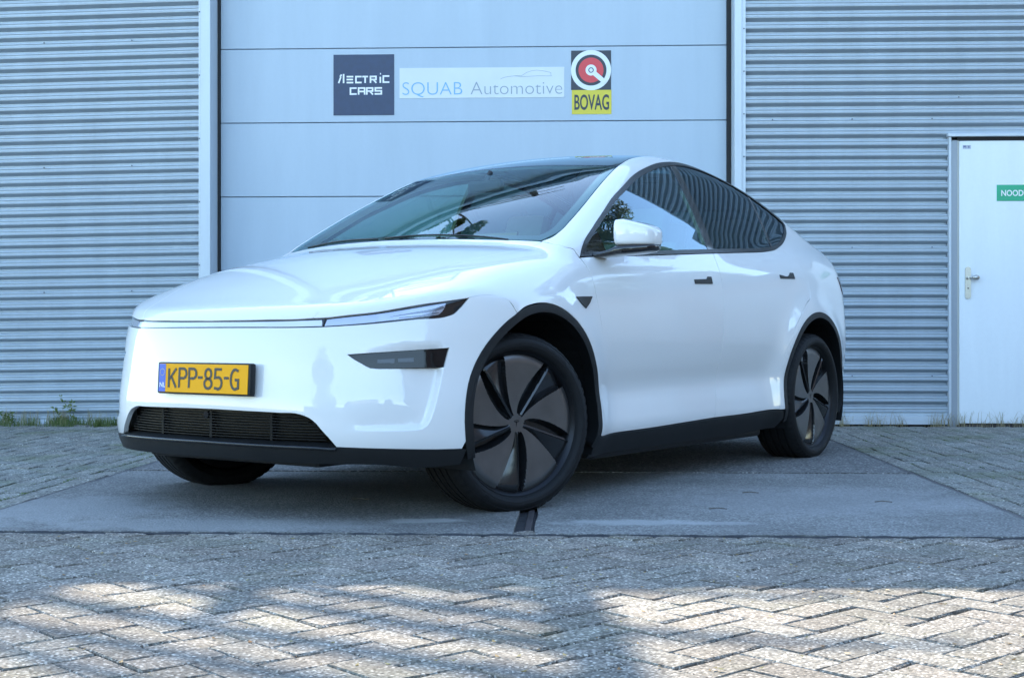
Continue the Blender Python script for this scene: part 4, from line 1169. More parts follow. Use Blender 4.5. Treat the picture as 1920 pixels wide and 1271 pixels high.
# lip
lip_half = [(.788, 0, .289)] + [(x + .004, y, z) for x, y, z in ik_bot[::-1][1:]] + whitebot[::-1][1:] + [(.350, .915, .270), (.352, .90, .245), (.355, .88, .215), (.475, .828, .208), (.609, .702, .222), (.689, .555, .222), (.738, .369, .222), (.762, .162, .224), (.77, 0, .226)]
def lipoff(P):
    t = np.clip((P[:, 2] - .222) / .068, 0, 1); return .004 + .010 * t ** 2
panel('front_lip', sym(lip_half), NOSE, BLACKP, car, off=.003, inset=.0008, res=.02, bstep=.02, flange=.05)
mb = MB()
P = NOSE.pos(NOSE.inv(np.array([(x, y, z - .004) for x, y, z in ([(x, -y, z) for x, y, z in ik_bot[:-1]] + ik_bot[::-1])])))
N_ = Gn(P); ring = [p + n_ * .008 for p, n_ in zip(P, N_)]
mb.tube(ring, .0065, 8); mb.build('lip_edge', TRIM, car, smooth=True)
# sills and arch claddings
sill = [(-.548, .935, .259), (-.974, .916, .267), (-1.30, .92, .274), (-1.655, .92, .283), (-2.015, .921, .286), (-2.40, .94, .292), (-2.42, .93, .250), (-2.38, .90, .20), (-2.087, .89, .182), (-1.607, .88, .182), (-1.0, .88, .182), (-.50, .88, .182), (-.53, .92, .22)]
panel('sill', sill, SIDE, BLACKP, car, off=.004, inset=.0005, res=.03, bstep=.03, flange=.05, mirror=True)
def cladding(cx, r, a0, a1, w, name='arch_cladding'):
    outer = [(cx + r * math.cos(R(t)), .95, AZ + r * math.sin(R(t))) for t in np.linspace(a0, a1, 36)]
    innr = [(cx + (r - w) * math.cos(R(t)), .95, AZ + (r - w) * math.sin(R(t))) for t in np.linspace(a1, a0, 36)]
    panel(name, outer + innr, SIDE, BLACKP, car, off=.004, inset=.0004, res=.02, bstep=.02, flange=.05, sharp=60, mirror=True)
cladding(ACF, RA, -17, 199, .032)
cladding(ACR, RA + .006, -17, 199, .032)
# wheel wells
def well(cx, mirror_y):
    mb = MB(); n = 26; rr = RA - .020
    vs = []; fs = []
    for k in range(n + 1):
        t = R(-22 + 224 * k / n)
        for y in (.925, .50): vs.append((cx + rr * math.cos(t), y * mirror_y, AZ + rr * math.sin(t)))
    for k in range(n): fs.append((2 * k, 2 * k + 1, 2 * k + 3, 2 * k + 2))
    c = len(vs); vs.append((cx, .50 * mirror_y, AZ))
    for k in range(n): fs.append((2 * k + 1, 2 * k + 3, c))
    mb.add(vs, fs); mb.build('wheel_well', BLACKP, car)
for cx in (ACF, ACR):
    for s_ in (1, -1): well(cx, s_)
# floor pan, battery and subframes
mb = MB()
mb.box((-3.62, -.47, .20), (.66, .47, .27), .02); mb.box((-2.32, -.86, .155), (-.62, .86, .262), .02); mb.box((-.62, -.5, .21), (.60, .5, .30), .01)
mb.build('underbody', BLACKP, car)
mb = MB()
mb.box((-.60, -.50, .21), (-.55, .50, .60)); mb.box((-2.40, -.88, .20), (-.63, .88, .30)); mb.build('floor', CABIN, car)
# side camera trim, handles, badge bits
panel('side_camera', [(-.376, .931, .846), (-.45, .93, .8505), (-.514, .929, .853), (-.487, .924, .824), (-.444, .93, .799), (-.411, .93, .818)], SIDE, TRIM, car, off=.005, inset=0, res=.02, bstep=.012, flange=.008, mirror=True)
hf = [(-1.470, .912, .957), (-1.60, .907, .962), (-1.617, .904, .975), (-1.655, .904, .976), (-1.655, .913, .942), (-1.470, .915, .937)]
hr = [(-2.482, .895, 1.014), (-2.61, .893, 1.018), (-2.628, .89, 1.031), (-2.668, .89, 1.031), (-2.668, .90, .998), (-2.482, .90, .994)]
panel('door_handle', hf, SIDE, TRIM, car, off=.004, inset=0, res=.02, bstep=.01, flange=.008, mirror=True)
panel('door_handle', hr, SIDE, TRIM, car, off=.004, inset=0, res=.02, bstep=.01, flange=.008, mirror=True)
panel('charge_port', [(-3.36, .90, 1.0), (-3.46, .88, .995), (-3.47, .88, .93), (-3.37, .91, .93)], SIDE, PAINT, car, off=.001, inset=0, res=.03, flange=.003) if False else None
# wipers
mb = MB()
def wsp(x, y, d=.006):
    p = TOPF.pos(np.array([[x, y]])); n_ = Gn(p); return Vector((p + n_ * d)[0])
for a, b_ in (((-.362, .60), (-.286, -.02)), ((-.283, -.06), (-.362, -.56))):
    mb = MB(); mb.tube([wsp(a[0] + (b_[0] - a[0]) * t, a[1] + (b_[1] - a[1]) * t, .001) for t in np.linspace(0, 1, 12)], .0038, 6); mb.build('wiper', TRIM, car, smooth=True)

# mirrors
def mirror(s_):
    rt = []
    def lofty(name, secs, m, par):
        # secs: (y, xc, zc, rx, rz, power)
        vs = []; fs = []; n = 28
        for (y, xc, zc, rx, rz, pw) in secs:
            for k in range(n):
                t = 2 * math.pi * k / n; c, s = math.cos(t), math.sin(t)
                vs.append((xc + rx * math.copysign(abs(c) ** pw, c), y * s_, zc + rz * math.copysign(abs(s) ** pw, s)))
        for i in range(len(secs) - 1):
            for k in range(n): 
                q = (i * n + k, i * n + (k + 1) % n, (i + 1) * n + (k + 1) % n, (i + 1) * n + k)
                fs.append(q if s_ > 0 else q[::-1])
        fs += [tuple(range(n))[::s_ * -1], tuple(range((len(secs) - 1) * n, len(secs) * n))[::s_]]
        me = mesh(name, vs, fs, True); me.materials.append(m); 
        try: me.set_sharp_from_angle(angle=R(50))
        except Exception: pass
        return link(name, me, par)
    cap = lofty('mirror_cap', [(.946, -.705, 1.128, .030, .030, .7), (.949, -.705, 1.128, .058, .050, .5), (.956, -.708, 1.128, .070, .057, .42), (.985, -.712, 1.128, .076, .057, .38), (1.03, -.722, 1.122, .076, .051, .38), (1.07, -.732, 1.116, .070, .045, .38), (1.092, -.738, 1.112, .062, .040, .40), (1.106, -.743, 1.108, .048, .033, .5), (1.111, -.745, 1.106, .024, .018, .7)], PAINT, car)
    low = lofty('mirror_base', [(.85, -.66, 1.030, .050, .012, .7), (.90, -.672, 1.034, .054, .013, .7), (.945, -.70, 1.046, .066, .018, .6), (.96, -.705, 1.052, .070, .021, .5), (1.03, -.722, 1.056, .072, .021, .5), (1.08, -.736, 1.060, .064, .017, .55), (1.102, -.742, 1.064, .044, .012, .7), (1.108, -.744, 1.066, .014, .005, .9)], GLOSSB, car)
    g_ = lofty('mirror_glass', [(.965, -.786, 1.120, .003, .05, .6), (1.04, -.800, 1.114, .003, .047, .6), (1.09, -.803, 1.107, .003, .038, .6)], GLASST, car)
mirror(1)
_before = set(car.children)
mirror(-1)
for o in [c for c in car.children if c not in _before]:
    pv = Vector((-.66, -.93, 0))
    o.matrix_local = Matrix.Translation(pv + Vector((-.09, .035, 0))) @ Matrix.Rotation(R(-78), 4, 'Z') @ Matrix.Translation(-pv)
# quarter trim triangle ahead of the front window
panel('mirror_sail', [(-.535, .865, 1.045), (-.60, .842, 1.085), (-.72, .815, 1.135), (-.735, .85, 1.052), (-.60, .865, 1.044)], SIDE, GLOSSB, car, off=.001, inset=0, res=.03, flange=.01, mirror=True)

# licence plate, slightly bent back at the top
pl = empty('licence_plate', (.792, 0, .525), 0, car)
plm = MB(); plm.box((-.012, -.256, -.061), (.016, .256, .061), .008)
bpy.data.objects.remove(pl)
plo = plm.build('licence_plate', BLACKP, car, angle=35); plo.location = (.796, .014, .524); plo.rotation_euler = (0, R(-3), 0)
mb = MB(); mb.box((.0155, -.244, -.0545), (.0185, .244, .0545), .001); mb.build('plate_face', PLATEY, plo)
# seen from the front, the blue band is on the viewer's left = the car's right side (-y)
mb = MB(); mb.box((.0186, -.243, -.0535), (.0192, -.206, .0535)); mb.build('country_band', PLATEB, plo)
def plate_strokes(lines, w, m, name, x=.0188, th=.0012):
    o = stroke_mesh(name, lines, w, m, plo, y=0, th=th)
    # stroke plane (x right, z up, facing -y)  ->  (y right, z up, facing +x)
    o.rotation_euler = (0, 0, R(90)); o.location = (x + th, 0, 0)
    return o
GH, GW = .073, .041
def glyph(ch, x0):
    h, w = GH / 2, GW
    def T(ps): return [(x0 + p[0] * w, p[1] * h) for p in ps]
    if ch == 'K': return [T([(0, -1), (0, 1)]), T([(1, 1), (.08, -.12)]), T([(.34, .18), (1, -1)])]
    if ch == 'P': return [T([(0, -1), (0, 1), (.55, 1)] + arc(.55, .5, .42, .5, 90, -90, 10) + [(.55, 0), (.08, 0)])]
    if ch == '-': return [T([(.0, .12), (.62, .12)])]
    if ch == '8': return [T(arc(.5, .5, .40, .5, 90, 450, 21)), T(arc(.5, -.5, .48, .5, 90, 450, 21))]
    if ch == '5': return [T([(.92, 1), (.1, 1), (.05, .12), (.5, .18)] + arc(.5, -.42, .46, .60, 80, -90, 12) + [(.5, -1.0), (.0, -.92)])]
    if ch == 'G': return [T([(.98, .86), (.6, 1.0)] + arc(.56, 0, .54, 1.0, 95, 265, 14) + [(.6, -1), (.98, -.86), (.98, -.05), (.55, -.05)])]
x = -.186
for ch, adv in (('K', .059), ('P', .055), ('P', .049), ('-', .036), ('8', .055), ('5', .051), ('-', .036), ('G', .05)):
    plate_strokes(glyph(ch, x), .0100, INKB, 'letter'); x += adv
o = text_obj('plate_lettering', 'NL', .026, INKW, plo, (.0196, -.2385, -.036), offset=.0005, rot=(R(90), 0, R(90)))
mb = MB()
for k in range(12):
    a = 2 * math.pi * k / 12; mb.cyl((.0192, -.2245 + .0125 * math.cos(a), .022 + .0125 * math.sin(a)), (.0196, -.2245 + .0125 * math.cos(a), .022 + .0125 * math.sin(a)), .0017, n=6)
mb.build('star_ring', mat('star_yellow', (.62, .50, .05), .4), plo)

# wheels
def revolve(profile, n, y_first=True):
    vs = []; fs = []; m_ = len(profile)
    for k in range(n):
        t = 2 * math.pi * k / n
        for (r, y) in profile: vs.append((r * math.cos(t), y, r * math.sin(t)))
    for k in range(n):
        j = (k + 1) % n
        for i in range(m_ - 1): fs.append((k * m_ + i, j * m_ + i, j * m_ + i + 1, k * m_ + i + 1))
    return vs, fs
tp = [(.274, -.095), (.286, -.112), (.308, -.1265), (.325, -.124), (.342, -.112), (.3505, -.098), (.3525, -.085)]
gro = []
for gy in (-.062, -.021, .021, .062):
    gro += [(.3545, gy - .0062), (.3465, gy - .0045), (.3465, gy + .0045), (.3545, gy + .0062)]
tp += gro + [(.3525, .085), (.3505, .098), (.342, .112), (.336, .1175), (.3335, .1165), (.325, .124), (.312, .1268), (.309, .1255), (.305, .1262), (.299, .1235), (.293, .119), (.288, .113), (.285, .105), (.278, .095)]
v, f = revolve(tp, 240)
# sideways blocks on the shoulders
v = [list(p) for p in v]
mt = len(tp)
for k in range(240):
    for i in range(mt):
        r, y = tp[i]
        if k % 4 == 0 and (.098 <= abs(y) <= .1125) and r > .34:
            for q in (0, 2): v[k * mt + i][q] *= .986
        # moulded marks on the sidewall: rib fields and blocks of raised characters
        if y > 0 and .30 <= r <= .331 and (k % 2 == 0) and (k // 2) % 30 < 17: v[k * mt + i][1] += .0016 if (k // 2) % 30 < 9 else (.0014 if random.random() < .7 else 0)
tyre_me = mesh('tyre', v, f, True); tyre_me.materials.append(RUBBER); tyre_me.set_sharp_from_angle(angle=R(35))
v, f = revolve([(.20, -.10), (.265, -.095), (.258, .02), (.260, .078), (.275, .098), (.2825, .1045), (.2845, .1025), (.2825, .096)], 96)
rim_me = mesh('wheel', v, f, True); rim_me.materials.append(RIMM); rim_me.set_sharp_from_angle(angle=R(35))
mb = MB(); mb.cyl((0, -.05, 0), (0, -.02, 0), .17, n=40); disc_v, disc_f = mb.v, mb.f
# cover: a dish with five blades
NA, NRr = 540, 56
Rc = .2755
def cover_depth(r, a):
    """a: angle from the blade (positive = anticlockwise seen from outside) -> depth, zone"""
    s = r * math.sin(a); c = r * math.cos(a)
    base = -.004 - .016 * (r / Rc) ** 2 * 0 - .010 * (1 - (r / Rc)) - (.014 * max(0, (r / Rc - .86) / .14) ** 2)
    if c < .036 or abs(a) > 1.2: return base, 0
    t = (c - .036) / (Rc - .036)
    wsc = .008 + .112 * max(0, t) ** 1.45
    wr = .0085
    wsl = .004 + .024 * math.sin(math.pi * min(1, max(0, t)) ** .8) ** .8 if t > 0 else 0
    if -wsc <= s < 0:
        q = -s / wsc
        return base - .022 * min(1, q * 1.0) ** 1.1 * min(1, t * 3 + .25), 1
    if 0 <= s < wr: return base + .003 - .004 * (s / wr), 1
    if wr <= s < wr + wsl: return base - .050 * min(1, t * 5 + .2), 2
    if wr + wsl <= s < wr + wsl + .010: return base - .050 * (1 - (s - wr - wsl) / .010) * .9, 1
    return base, 0
vs = []; zone = []
rs = [.0] + list(np.linspace(.02, Rc, NRr))
for r in rs[1:]:
    for k in range(NA):
        ph = 2 * math.pi * k / NA
        best = None
        for q in range(5):
            a = (ph - R(54 + 72 * q) + math.pi) % (2 * math.pi) - math.pi
            d, zn = cover_depth(r, a)
            if best is None or zn > best[1] or (zn == best[1] and d < best[0]): best = (d, zn)
        vs.append((-r * math.cos(ph), .104 + best[0], r * math.sin(ph))); zone.append(best[1])
ctr = len(vs); vs.append((0, .0905, 0)); zone.append(0)
fs = []; mi = []
for i in range(len(rs) - 2):
    for k in range(NA):
        q = (i * NA + k, i * NA + (k + 1) % NA, (i + 1) * NA + (k + 1) % NA, (i + 1) * NA + k)
        fs.append(q[::-1] if False else q); mi.append(1 if max(zone[x] for x in q) >= 1 else 0)
for k in range(NA): fs.append((ctr, (k + 1) % NA, k)); mi.append(0)
cov_me = mesh('wheel_cover', vs, fs, True)
cov_me.materials.append(COVER); cov_me.materials.append(mat('gloss_black_blade', (0.012, 0.012, 0.013), rough=0.2, coat=0.3, coatr=.12, var=.05))
cov_me.polygons.foreach_set('material_index', mi)
cov_me.set_sharp_from_angle(angle=R(28))
cap_v = MB(); 
for (p, q) in (((-.010, .010), (.010, .010)),): pass
def wheel(x, y, rz, sign_):
    w = link('wheel', rim_me.copy() if False else rim_me, car)
    w.location = (x, y, .3445); w.rotation_euler = (0, 0, rz + (math.pi if sign_ < 0 else 0))
    t = link('tyre', tyre_me, w); c = link('wheel_cover', cov_me, w)
    mb = MB(); mb.v, mb.f = list(disc_v), list(disc_f); mb.build('brake_disc', RIMM, w)
    em = MB()
    for pts in ([(-.013, .010), (-.007, .0125), (0, .0133), (.007, .0125), (.013, .010), (.012, .0075), (0, .0105), (-.012, .0075)], [(-.0105, .006), (0, .0085), (.0105, .006), (.0085, .0035), (.003, .005), (0, -.014), (-.003, .005), (-.0085, .0035)]):
        n_ = len(pts); em.add([(-p[0], .0912, p[1]) for p in pts] + [(-p[0], .0895, p[1]) for p in pts], [tuple(range(n_))[::-1]] + [(q, (q + 1) % n_, n_ + (q + 1) % n_, n_ + q) for q in range(n_)])
    em.build('wheel_emblem', RIMM, w)
    return w
wheel(-.045, .798, R(-18.5), 1)
wheel(-2.885, .812, 0, 1)
wheel(-.045, -.815, R(-18), -1)
wheel(-2.885, -.812, 0, -1)

# cabin
mb = MB(); mb.box((-1.05, -.78, .70), (-.42, .78, .985), .04); mb.box((-.78, -.80, .93), (-.36, .80, 1.01), .025)
mb.build('dashboard', CABIN, car, angle=40)
mb = MB(); mb.tube([(-1.13 - .07 * math.sin(t) * 1, .38 + .185 * math.cos(t), 1.0 + .165 * math.sin(t)) for t in np.linspace(0, 2 * math.pi, 33)], .014, 8)
mb.box((-1.14, .22, .975), (-1.11, .54, 1.02), .01); mb.build('steering_wheel', CABIN, car, smooth=True)
mb = MB(); mb.box((-1.06, -.17, 1.0), (-1.045, .17, 1.19), .004); mb.build('touchscreen', GLOSSB, car)
def seat(x, y, w=.50):
    mb = MB()
    mb.box((x - .50, y - w / 2, .45), (x + .02, y + w / 2, .62), .05)
    Mx = Matrix.Translation((x - .44, y, .60)) @ Matrix.Rotation(R(-20), 4, 'Y')
    mb.box((-.07, -w / 2 + .01, -.03), (.06, w / 2 - .01, .60), .05, M=Mx)
    mb.box((-.05, -.13, .61), (.05, .13, .80), .045, M=Mx)
    o = mb.build('seat', SEATM, car, angle=45)
seat(-1.25, .38); seat(-1.25, -.38); seat(-2.15, .42, .55); seat(-2.15, -.42, .55); seat(-2.15, 0, .28)
mb = MB(); mb.box((-2.9, -.7, .6), (-2.62, .7, .98), .02); mb.build('load_cover', CABIN, car)
mb = MB(); mb.box((-1.04, -.10, 1.385), (-1.0, .10, 1.445), .015); mb.cyl((-1.02, 0, 1.44), (-1.06, 0, 1.49), .012); mb.build('rearview_mirror', CABIN, car)
def lining(name, xs, fam_pts, m): pass
hd = [(-1.24, 0, 1.5), (-1.24, .58, 1.5), (-1.9, .55, 1.5), (-2.9, .55, 1.5), (-2.9, 0, 1.5)]
# door cards
dcard = [(-.56, .87, 1.018), (-1.2, .86, 1.05), (-1.774, .85, 1.085), (-2.6, .80, 1.14), (-2.75, .9, .95), (-2.40, .9, .62), (-2.36, .9, .30), (-.60, .9, .28)]
panel('door_card', dcard, SIDE, CABIN, car, off=-.035, inset=0, res=.08, flange=0, mirror=True)

# ------------------------------------------------------------------ vegetation along the wall
def blades(name, n, place, m, hmin, hmax, w, lean, label, cat='grass', kind='stuff'):
    vs = []; fs = []
    for i in range(n):
        u, v, z = place(); h = random.uniform(hmin, hmax) ; a = random.uniform(0, 2 * math.pi)
        dx, dy = math.cos(a), math.sin(a); l = random.uniform(.2, 1) * lean * h
        ww = w * random.uniform(.6, 1.2); b0 = len(vs); px_, py_ = -dy * ww, dx * ww
        pts = [(0, 0), (.3, .42), (.62, .75), (1, random.uniform(.82, 1))]
        for (t, hh) in pts[:-1]:
            tap = 1 - t * .7
            for s_ in (1, -1): vs.append((u + dx * l * t * t + px_ * s_ * tap, v + dy * l * t * t + py_ * s_ * tap, z + h * hh))
        vs.append((u + dx * l, v + dy * l, z + h * pts[-1][1]))
        fs += [(b0, b0 + 1, b0 + 3, b0 + 2), (b0 + 2, b0 + 3, b0 + 5, b0 + 4), (b0 + 4, b0 + 5, b0 + 6)]
    me = mesh(name, vs, fs); me.materials.append(m)
    o = link(name, me); o.rotation_euler = (0, 0, -PS)
    return tag(o, label, cat, kind=kind)
def clump(cs, su, sv):
    def f():
        c = random.choice(cs); return (c[0] + random.gauss(0, su), c[1] + random.gauss(0, sv), -.015)
    return f
random.seed(3)
cs = [(random.uniform(-5.0, -3.3), V_WALL - random.uniform(.02, .32), 0) for _ in range(46)]
blades('grass', 2100, clump(cs, .03, .03), GRASS, .02, .10, .0022, .8, 'green grass tufts growing along the foot of the left corrugated wall')
cs = [(random.uniform(-5.0, -3.2), V_WALL - random.uniform(-.01, .10), 0) for _ in range(36)]
blades('grass', 700, clump(cs, .02, .02), STRAW, .04, .17, .0018, .7, 'pale seeding grass stems standing against the left wall')
cs = [(u, V_WALL - .06, 0) for u in (2.05, 2.1, 2.28, 2.36, 2.5, 2.75, 2.8, 2.86, 2.95, 3.1, 3.25, 3.4)]
blades('grass', 330, clump(cs, .035, .025), STRAW, .04, .17, .0018, 1.3, 'dry straw-coloured grass at the foot of the right wall and white door')
cs = [(random.choice([U_L - .05 - .106 * random.choice((1, 1, 2)), U_R + .04 + .106 * random.randint(1, 9)]) + random.gauss(0, .004), random.uniform(5.2, 10.2), 0) for _ in range(260)]
blades('moss', 5200, clump(cs, .006, .035), GRASS, .012, .022, .0025, .9, 'low moss and grass in the joints of the side paving', 'moss')
# tall weed against the left wall
def weed(u, v, h, seed, label):
    rg = random.Random(seed); root = empty('weed', SITE @ Vector((u, v, -.02)), -PS); tag(root, label, 'weed')
    mb = MB(); lf = MB()
    for k in range(3):
        a = rg.uniform(0, 6.28); top = Vector((math.cos(a) * .09 - .05 * k, math.sin(a) * .03, h * (1 - .2 * k)))
        pts = [Vector((0, 0, 0)) + top * t + Vector((.02 * math.sin(t * 4 + k), 0, 0)) for t in np.linspace(0, 1, 7)]
        mb.tube(pts, [.003 * (1 - .7 * t) for t in np.linspace(0, 1, 7)], 5)
        for i in range(26):
            p = pts[rg.randint(2, 6)]; d = Vector((rg.uniform(-1, 1), rg.uniform(-.6, .6), rg.uniform(-.1, .7))).normalized() * rg.uniform(.015, .045)
            s_ = d.cross(Vector((0, 1, 0))).normalized() * .006
            lf.add([p, p + d * .5 + s_, p + d, p + d * .5 - s_], [(0, 1, 2, 3)])
    mb.build('stem', GRASS, root); lf.build('foliage', GRASS, root)
weed(-3.83, V_WALL - .10, .24, 5, 'tall feathery weed leaning against the left corrugated wall')
weed(-4.33, V_WALL - .08, .13, 9, 'short leafy weed at the foot of the left wall near the photo edge')

# small bits of litter on the slab
mb = MB()
for (u, v) in ((-.9, 5.6), (.55, 5.35), (.75, 5.9), (1.25, 5.6)):
    mb.tube([(u, v, .009), (u + .03, v + .004, .012), (u + .07, v - .003, .009)], .0018, 5)
o = mb.build('twig', BARK, None); o.rotation_euler = (0, 0, -PS); tag(o, 'few tiny dark twigs lying on the concrete slabs', 'twig', kind='stuff')
vs = []; fs = []
random.seed(11)
for i in range(240):
    v0_ = random.uniform(2.65, 4.6); u0_ = random.uniform(-.4, .4) * v0_ ; a = random.uniform(0, 6.3); l = random.uniform(.003, .010); w = l * .55
    b0 = len(vs); c, s_ = math.cos(a), math.sin(a)
    for (p, q, z) in ((l, 0, .004), (0, w, .003), (-l, 0, .006), (0, -w, .003)): vs.append((u0_ + p * c - q * s_, v0_ + p * s_ + q * c, z))
    fs.append((b0, b0 + 1, b0 + 2, b0 + 3))
me = mesh('fallen_leaves', vs, fs); me.materials.append(leafmat('fallen_leaf', (.30, .14, .04), (.34, .30, .10))); o = link('fallen_leaves', me); o.rotation_euler = (0, 0, -PS)
tag(o, 'tiny brown and yellow leaf bits scattered over the foreground pavers', 'leaves', kind='stuff')

# ------------------------------------------------------------------ trees and far surroundings (seen in reflections, casting shade)
def tree(loc, height, crown, n_leaf, label, seed, leaf=LEAF, trunk_r=.16, lsz=.10, crown_z=.62, squash=.8, group=None):
    rg = random.Random(seed); root = empty('tree', loc); tag(root, label, 'tree', group)
    mb = MB(); th = height * .55
    pts = [Vector((rg.uniform(-.05, .05) * i, rg.uniform(-.05, .05) * i, th * i / 5)) for i in range(6)]
    mb.tube(pts, [trunk_r * (1 - .12 * i) for i in range(6)], 10)
    lobes = []
    for k in range(11):
        a = rg.uniform(0, 6.28); rr = crown * rg.uniform(.25, .72); zc = height * (crown_z + rg.uniform(-.2, .26))
        c = Vector((math.cos(a) * rr, math.sin(a) * rr, zc)); lobes.append((c, crown * rg.uniform(.28, .5)))
        st = pts[rg.randint(3, 5)]
        mb.tube([st, st.lerp(c, .5) + Vector((0, 0, .2)), c], [trunk_r * .45, trunk_r * .3, trunk_r * .1], 6)
    mb.build('trunk', BARK, root, smooth=True)
    vs = []; fs = []
    for i in range(n_leaf):
        c, r_ = rg.choice(lobes)
        d = Vector((rg.gauss(0, 1), rg.gauss(0, 1), rg.gauss(0, 1))).normalized() * r_ * rg.uniform(.35, 1) ** .6
        p = c + Vector((d.x, d.y, d.z * squash)); s_ = lsz * rg.uniform(.6, 1.3)
        a = Vector((rg.gauss(0, 1), rg.gauss(0, 1), rg.gauss(0, .6))).normalized(); b_ = a.orthogonal().normalized()
        b0 = len(vs); vs += [p + a * s_, p + b_ * s_ * .5, p - a * s_, p - b_ * s_ * .5]; fs.append((b0, b0 + 1, b0 + 2, b0 + 3))
    me = mesh('crown', vs, fs); me.materials.append(leaf); link('crown', me, root)
    return root
# the drooping tree just behind the hall whose shadow falls on the foreground
def shadow_tree():
    rg = random.Random(21)
    X0_, Y0_ = -.92, 17.3
    root = empty('tree', (X0_, Y0_, 0)); tag(root, 'slender tree with long drooping boughs standing just behind the hall', 'tree')
    mb = MB(); hh = 12.5
    mb.tube([(.02 * math.sin(i), 0, hh * i / 12) for i in range(13)], [.15 - .0055 * i for i in range(13)], 10)
    mb.build('trunk', BARK, root, smooth=True)
    bm_ = MB(); lf = []; ff = []
    def bough(h, dx, dy, drop, rr, leaves):
        pts = []
        for i in range(11):
            t = i / 10; pts.append(Vector((dx * t, dy * t, h + .04 * math.sin(math.pi * t) - drop * t)))
        bm_.tube(pts, [rr * (1 - .45 * i / 10) for i in range(11)], 6)
        for k in range(leaves):
            i = rg.uniform(1, 10); p = pts[int(i)].lerp(pts[min(10, int(i) + 1)], i % 1) + Vector((rg.gauss(0, .05), rg.gauss(0, .04), rg.gauss(-.01, .026)))
            s_ = rg.uniform(.03, .055); a = Vector((rg.gauss(0, 1), rg.gauss(0, .8), rg.gauss(0, .5))).normalized(); b_ = a.orthogonal().normalized()
            b0 = len(lf); lf.extend([p + a * s_, p + b_ * s_ * .45, p - a * s_, p - b_ * s_ * .45]); ff.append((b0, b0 + 1, b0 + 2, b0 + 3))
    mb2 = MB(); mb2.tube([(-.95 + .10 * math.sin(i * .9), .1, 6 + 5.0 * i / 10) for i in range(11)], [.085 - .002 * i for i in range(11)], 8)
    mb2.build('trunk', BARK, root, smooth=True)
    for i in range(11):
        h = 10.10 + .232 * i + rg.uniform(-.03, .03)
        ln_ = rg.uniform(1.5, 2.2)
        bough(h, -ln_, rg.uniform(-.06, .06), ln_ * rg.uniform(.50, .58), .062, 26)
        if i % 2 == 0: bough(h + .03, rg.uniform(.5, 1.0), 0, -.15 + rg.uniform(-.05, .05), .040, 16)
    bm_.build('bough', BARK, root, smooth=True)
    me = mesh('crown', lf, ff); me.materials.append(LEAF2); link('crown', me, root)
shadow_tree()
tree((-3.1, 17.3, 0), 13.4, 1.05, 5400, 'dense leafy tree behind the left half of the hall', 5, lsz=.09, crown_z=.80)
tree((15.7, 15.3, 0), 11.3, 2.6, 19000, 'broad green tree standing right behind the pink garage block', 8, leaf=LEAF2, trunk_r=.22, lsz=.12, crown_z=.66)
tree((22, 17.0, 0), 8.0, 3.0, 9000, 'tall green tree farthest right, well beyond the pink garage', 12, leaf=LEAF, trunk_r=.25, lsz=.14)
for i, (x, y, h) in enumerate([(-17, -18, 8), (-8, -19, 4.6), (11, -18, 4.6), (21, -15, 9)]):
    tree((x, y, 0), h, h * .58, 5200, ['wide tree farthest left behind the hedge across the yard', 'small round tree, second from the left behind the hedge', 'tree second from the right behind the hedge', 'tree farthest right behind the hedge across the yard'][i], 30 + i, lsz=.26, trunk_r=.2, crown_z=.55)
PINKB2 = mat('house_brick', (0.30, 0.20, 0.165), rough=.85, var=.15, vscale=4)
WG2 = mat('house_window_glass', (.04, .05, .06), rough=.1, spec=.8)
GD2 = mat('window_sill_stone', (.4, .4, .38), rough=.7)
# unseen pink brick garages, added to shade the yard and dim the door reflections
gar = empty('added_garage_block', (4.95, 10.75, 0), -PS); tag(gar, 'unseen low pink brick garage block added right of the hall to block light', 'garage')
PINKB = mat('pink_brick', (0.36, 0.25, 0.21), rough=.85, var=.15, vscale=4)
mb = MB(); mb.box((0, 0, 0), (14, 4, 2.6)); mb.build('wall', PINKB, gar)
mb = MB(); mb.box((.0, -.15, 2.601), (14.15, 4.15, 2.8)); mb.build('roof', ROOFM, gar)
GD = mat('garage_door_paint', (.45, .47, .48), rough=.5, var=.08)
for k in range(4):
    mb = MB(); mb.box((.8 + 3.3 * k, -.05, .02), (3.2 + 3.3 * k, -.002, 2.15), .01); mb.build('garage_door', GD, gar)
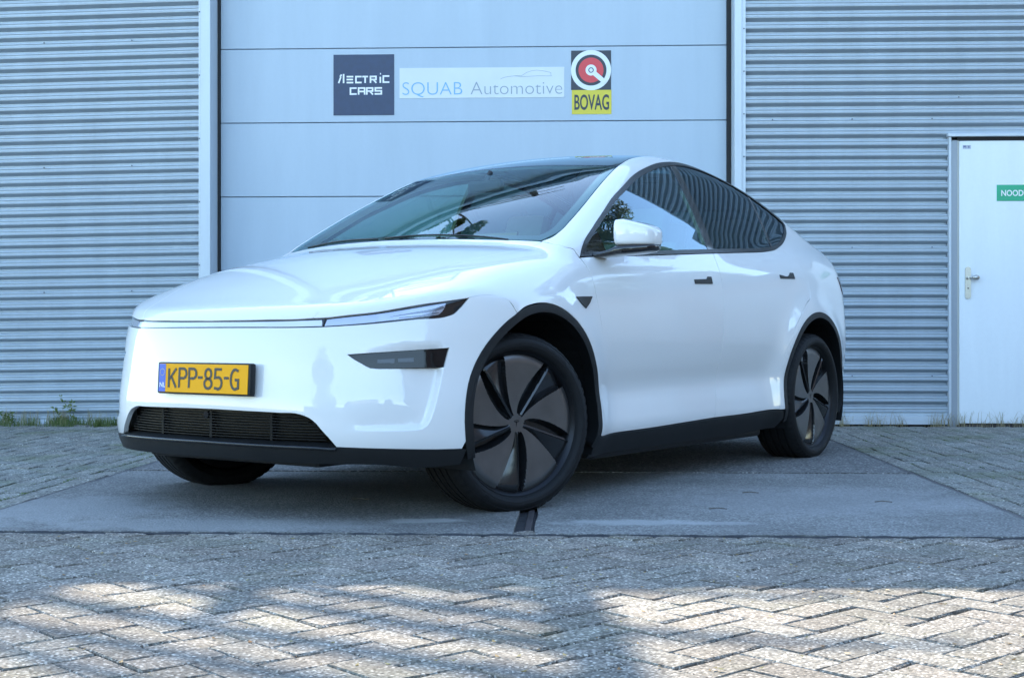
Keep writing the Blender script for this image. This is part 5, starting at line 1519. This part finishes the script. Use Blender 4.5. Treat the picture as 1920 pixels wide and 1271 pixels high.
# unseen two-storey pink brick house, added to block sky light from the right
hs_ = empty('added_brick_house', (9.8, -7.0, 0), 0); tag(hs_, 'unseen two-storey pink brick house added on the right of the yard to block light', 'house')
mb = MB(); mb.box((0, 0, 0), (7, 14.8, 6.4)); mb.build('wall', PINKB2, hs_)
mb = MB(); mb.add([(-.4, -.4, 6.401), (7.4, -.4, 6.401), (7.4, 14.9, 6.401), (-.4, 14.9, 6.401), (3.5, -.4, 8.6), (3.5, 14.9, 8.6)], [(0, 3, 2, 1), (0, 4, 5, 3), (1, 2, 5, 4), (0, 1, 4), (3, 5, 2)]); mb.build('roof', ROOFM, hs_)
for k in range(4):
    for zz in (.9, 3.9):
        mb = MB(); mb.box((-.06, 1.3 + 3.4 * k, zz), (-.003, 2.9 + 3.4 * k, zz + 1.4)); w_ = mb.build('window', WG2, hs_)
        mb = MB(); mb.box((-.14, 1.2 + 3.4 * k, zz - .1), (-.003, 3.0 + 3.4 * k, zz - .005)); mb.build('window_sill', GD2, hs_)
# clipped hedge across the yard
hd_ = empty('hedge', (0, -14, 0)); tag(hd_, 'long clipped green hedge across the yard behind the camera', 'hedge')
mb = MB(); mb.box((-22, -.5, 0), (22, .5, 2.2)); mb.build('stems', mat('hedge_shade', (.02, .03, .01), .9, var=.4), hd_)
vs = []; fs = []
rg_ = random.Random(77)
for i in range(9000):
    x_ = rg_.uniform(-22, 22); f_c = rg_.random()
    p = Vector((x_, .52 + abs(rg_.gauss(0, .08)), rg_.uniform(0, 2.3))) if f_c < .75 else Vector((x_, rg_.uniform(-.5, .5), 2.2 + abs(rg_.gauss(0, .12))))
    a = Vector((rg_.gauss(0, 1), rg_.gauss(0, 1), rg_.gauss(0, 1))).normalized(); b_ = a.orthogonal().normalized(); q = rg_.uniform(.06, .13)
    b0 = len(vs); vs += [p + a * q, p + b_ * q * .6, p - a * q, p - b_ * q * .6]; fs.append((b0, b0 + 1, b0 + 2, b0 + 3))
me = mesh('leaves', vs, fs); me.materials.append(LEAF); link('leaves', me, hd_)
# low office building across the yard
off = empty('brick_office', (-1, -30, 0)); tag(off, 'low sand-coloured brick office with a strip of windows across the yard', 'building')
SAND = mat('sand_brick', (0.36, 0.30, 0.24), rough=.85, var=.15, vscale=3)
mb = MB(); mb.box((-12, -5, 0), (12, 0, 5.4)); mb.build('wall', SAND, off)
mb = MB(); mb.box((-12.2, -5.2, 5.41), (12.2, .2, 5.7)); mb.build('roof', ROOFM, off)
WG = mat('office_window_glass', (.04, .05, .06), rough=.1, spec=.8)
for k in range(8):
    for zz in (1.0, 3.4):
        mb = MB(); mb.box((-11.2 + k * 2.9, .003, zz), (-9.2 + k * 2.9, .05, zz + 1.3)); mb.build('window', WG, off)
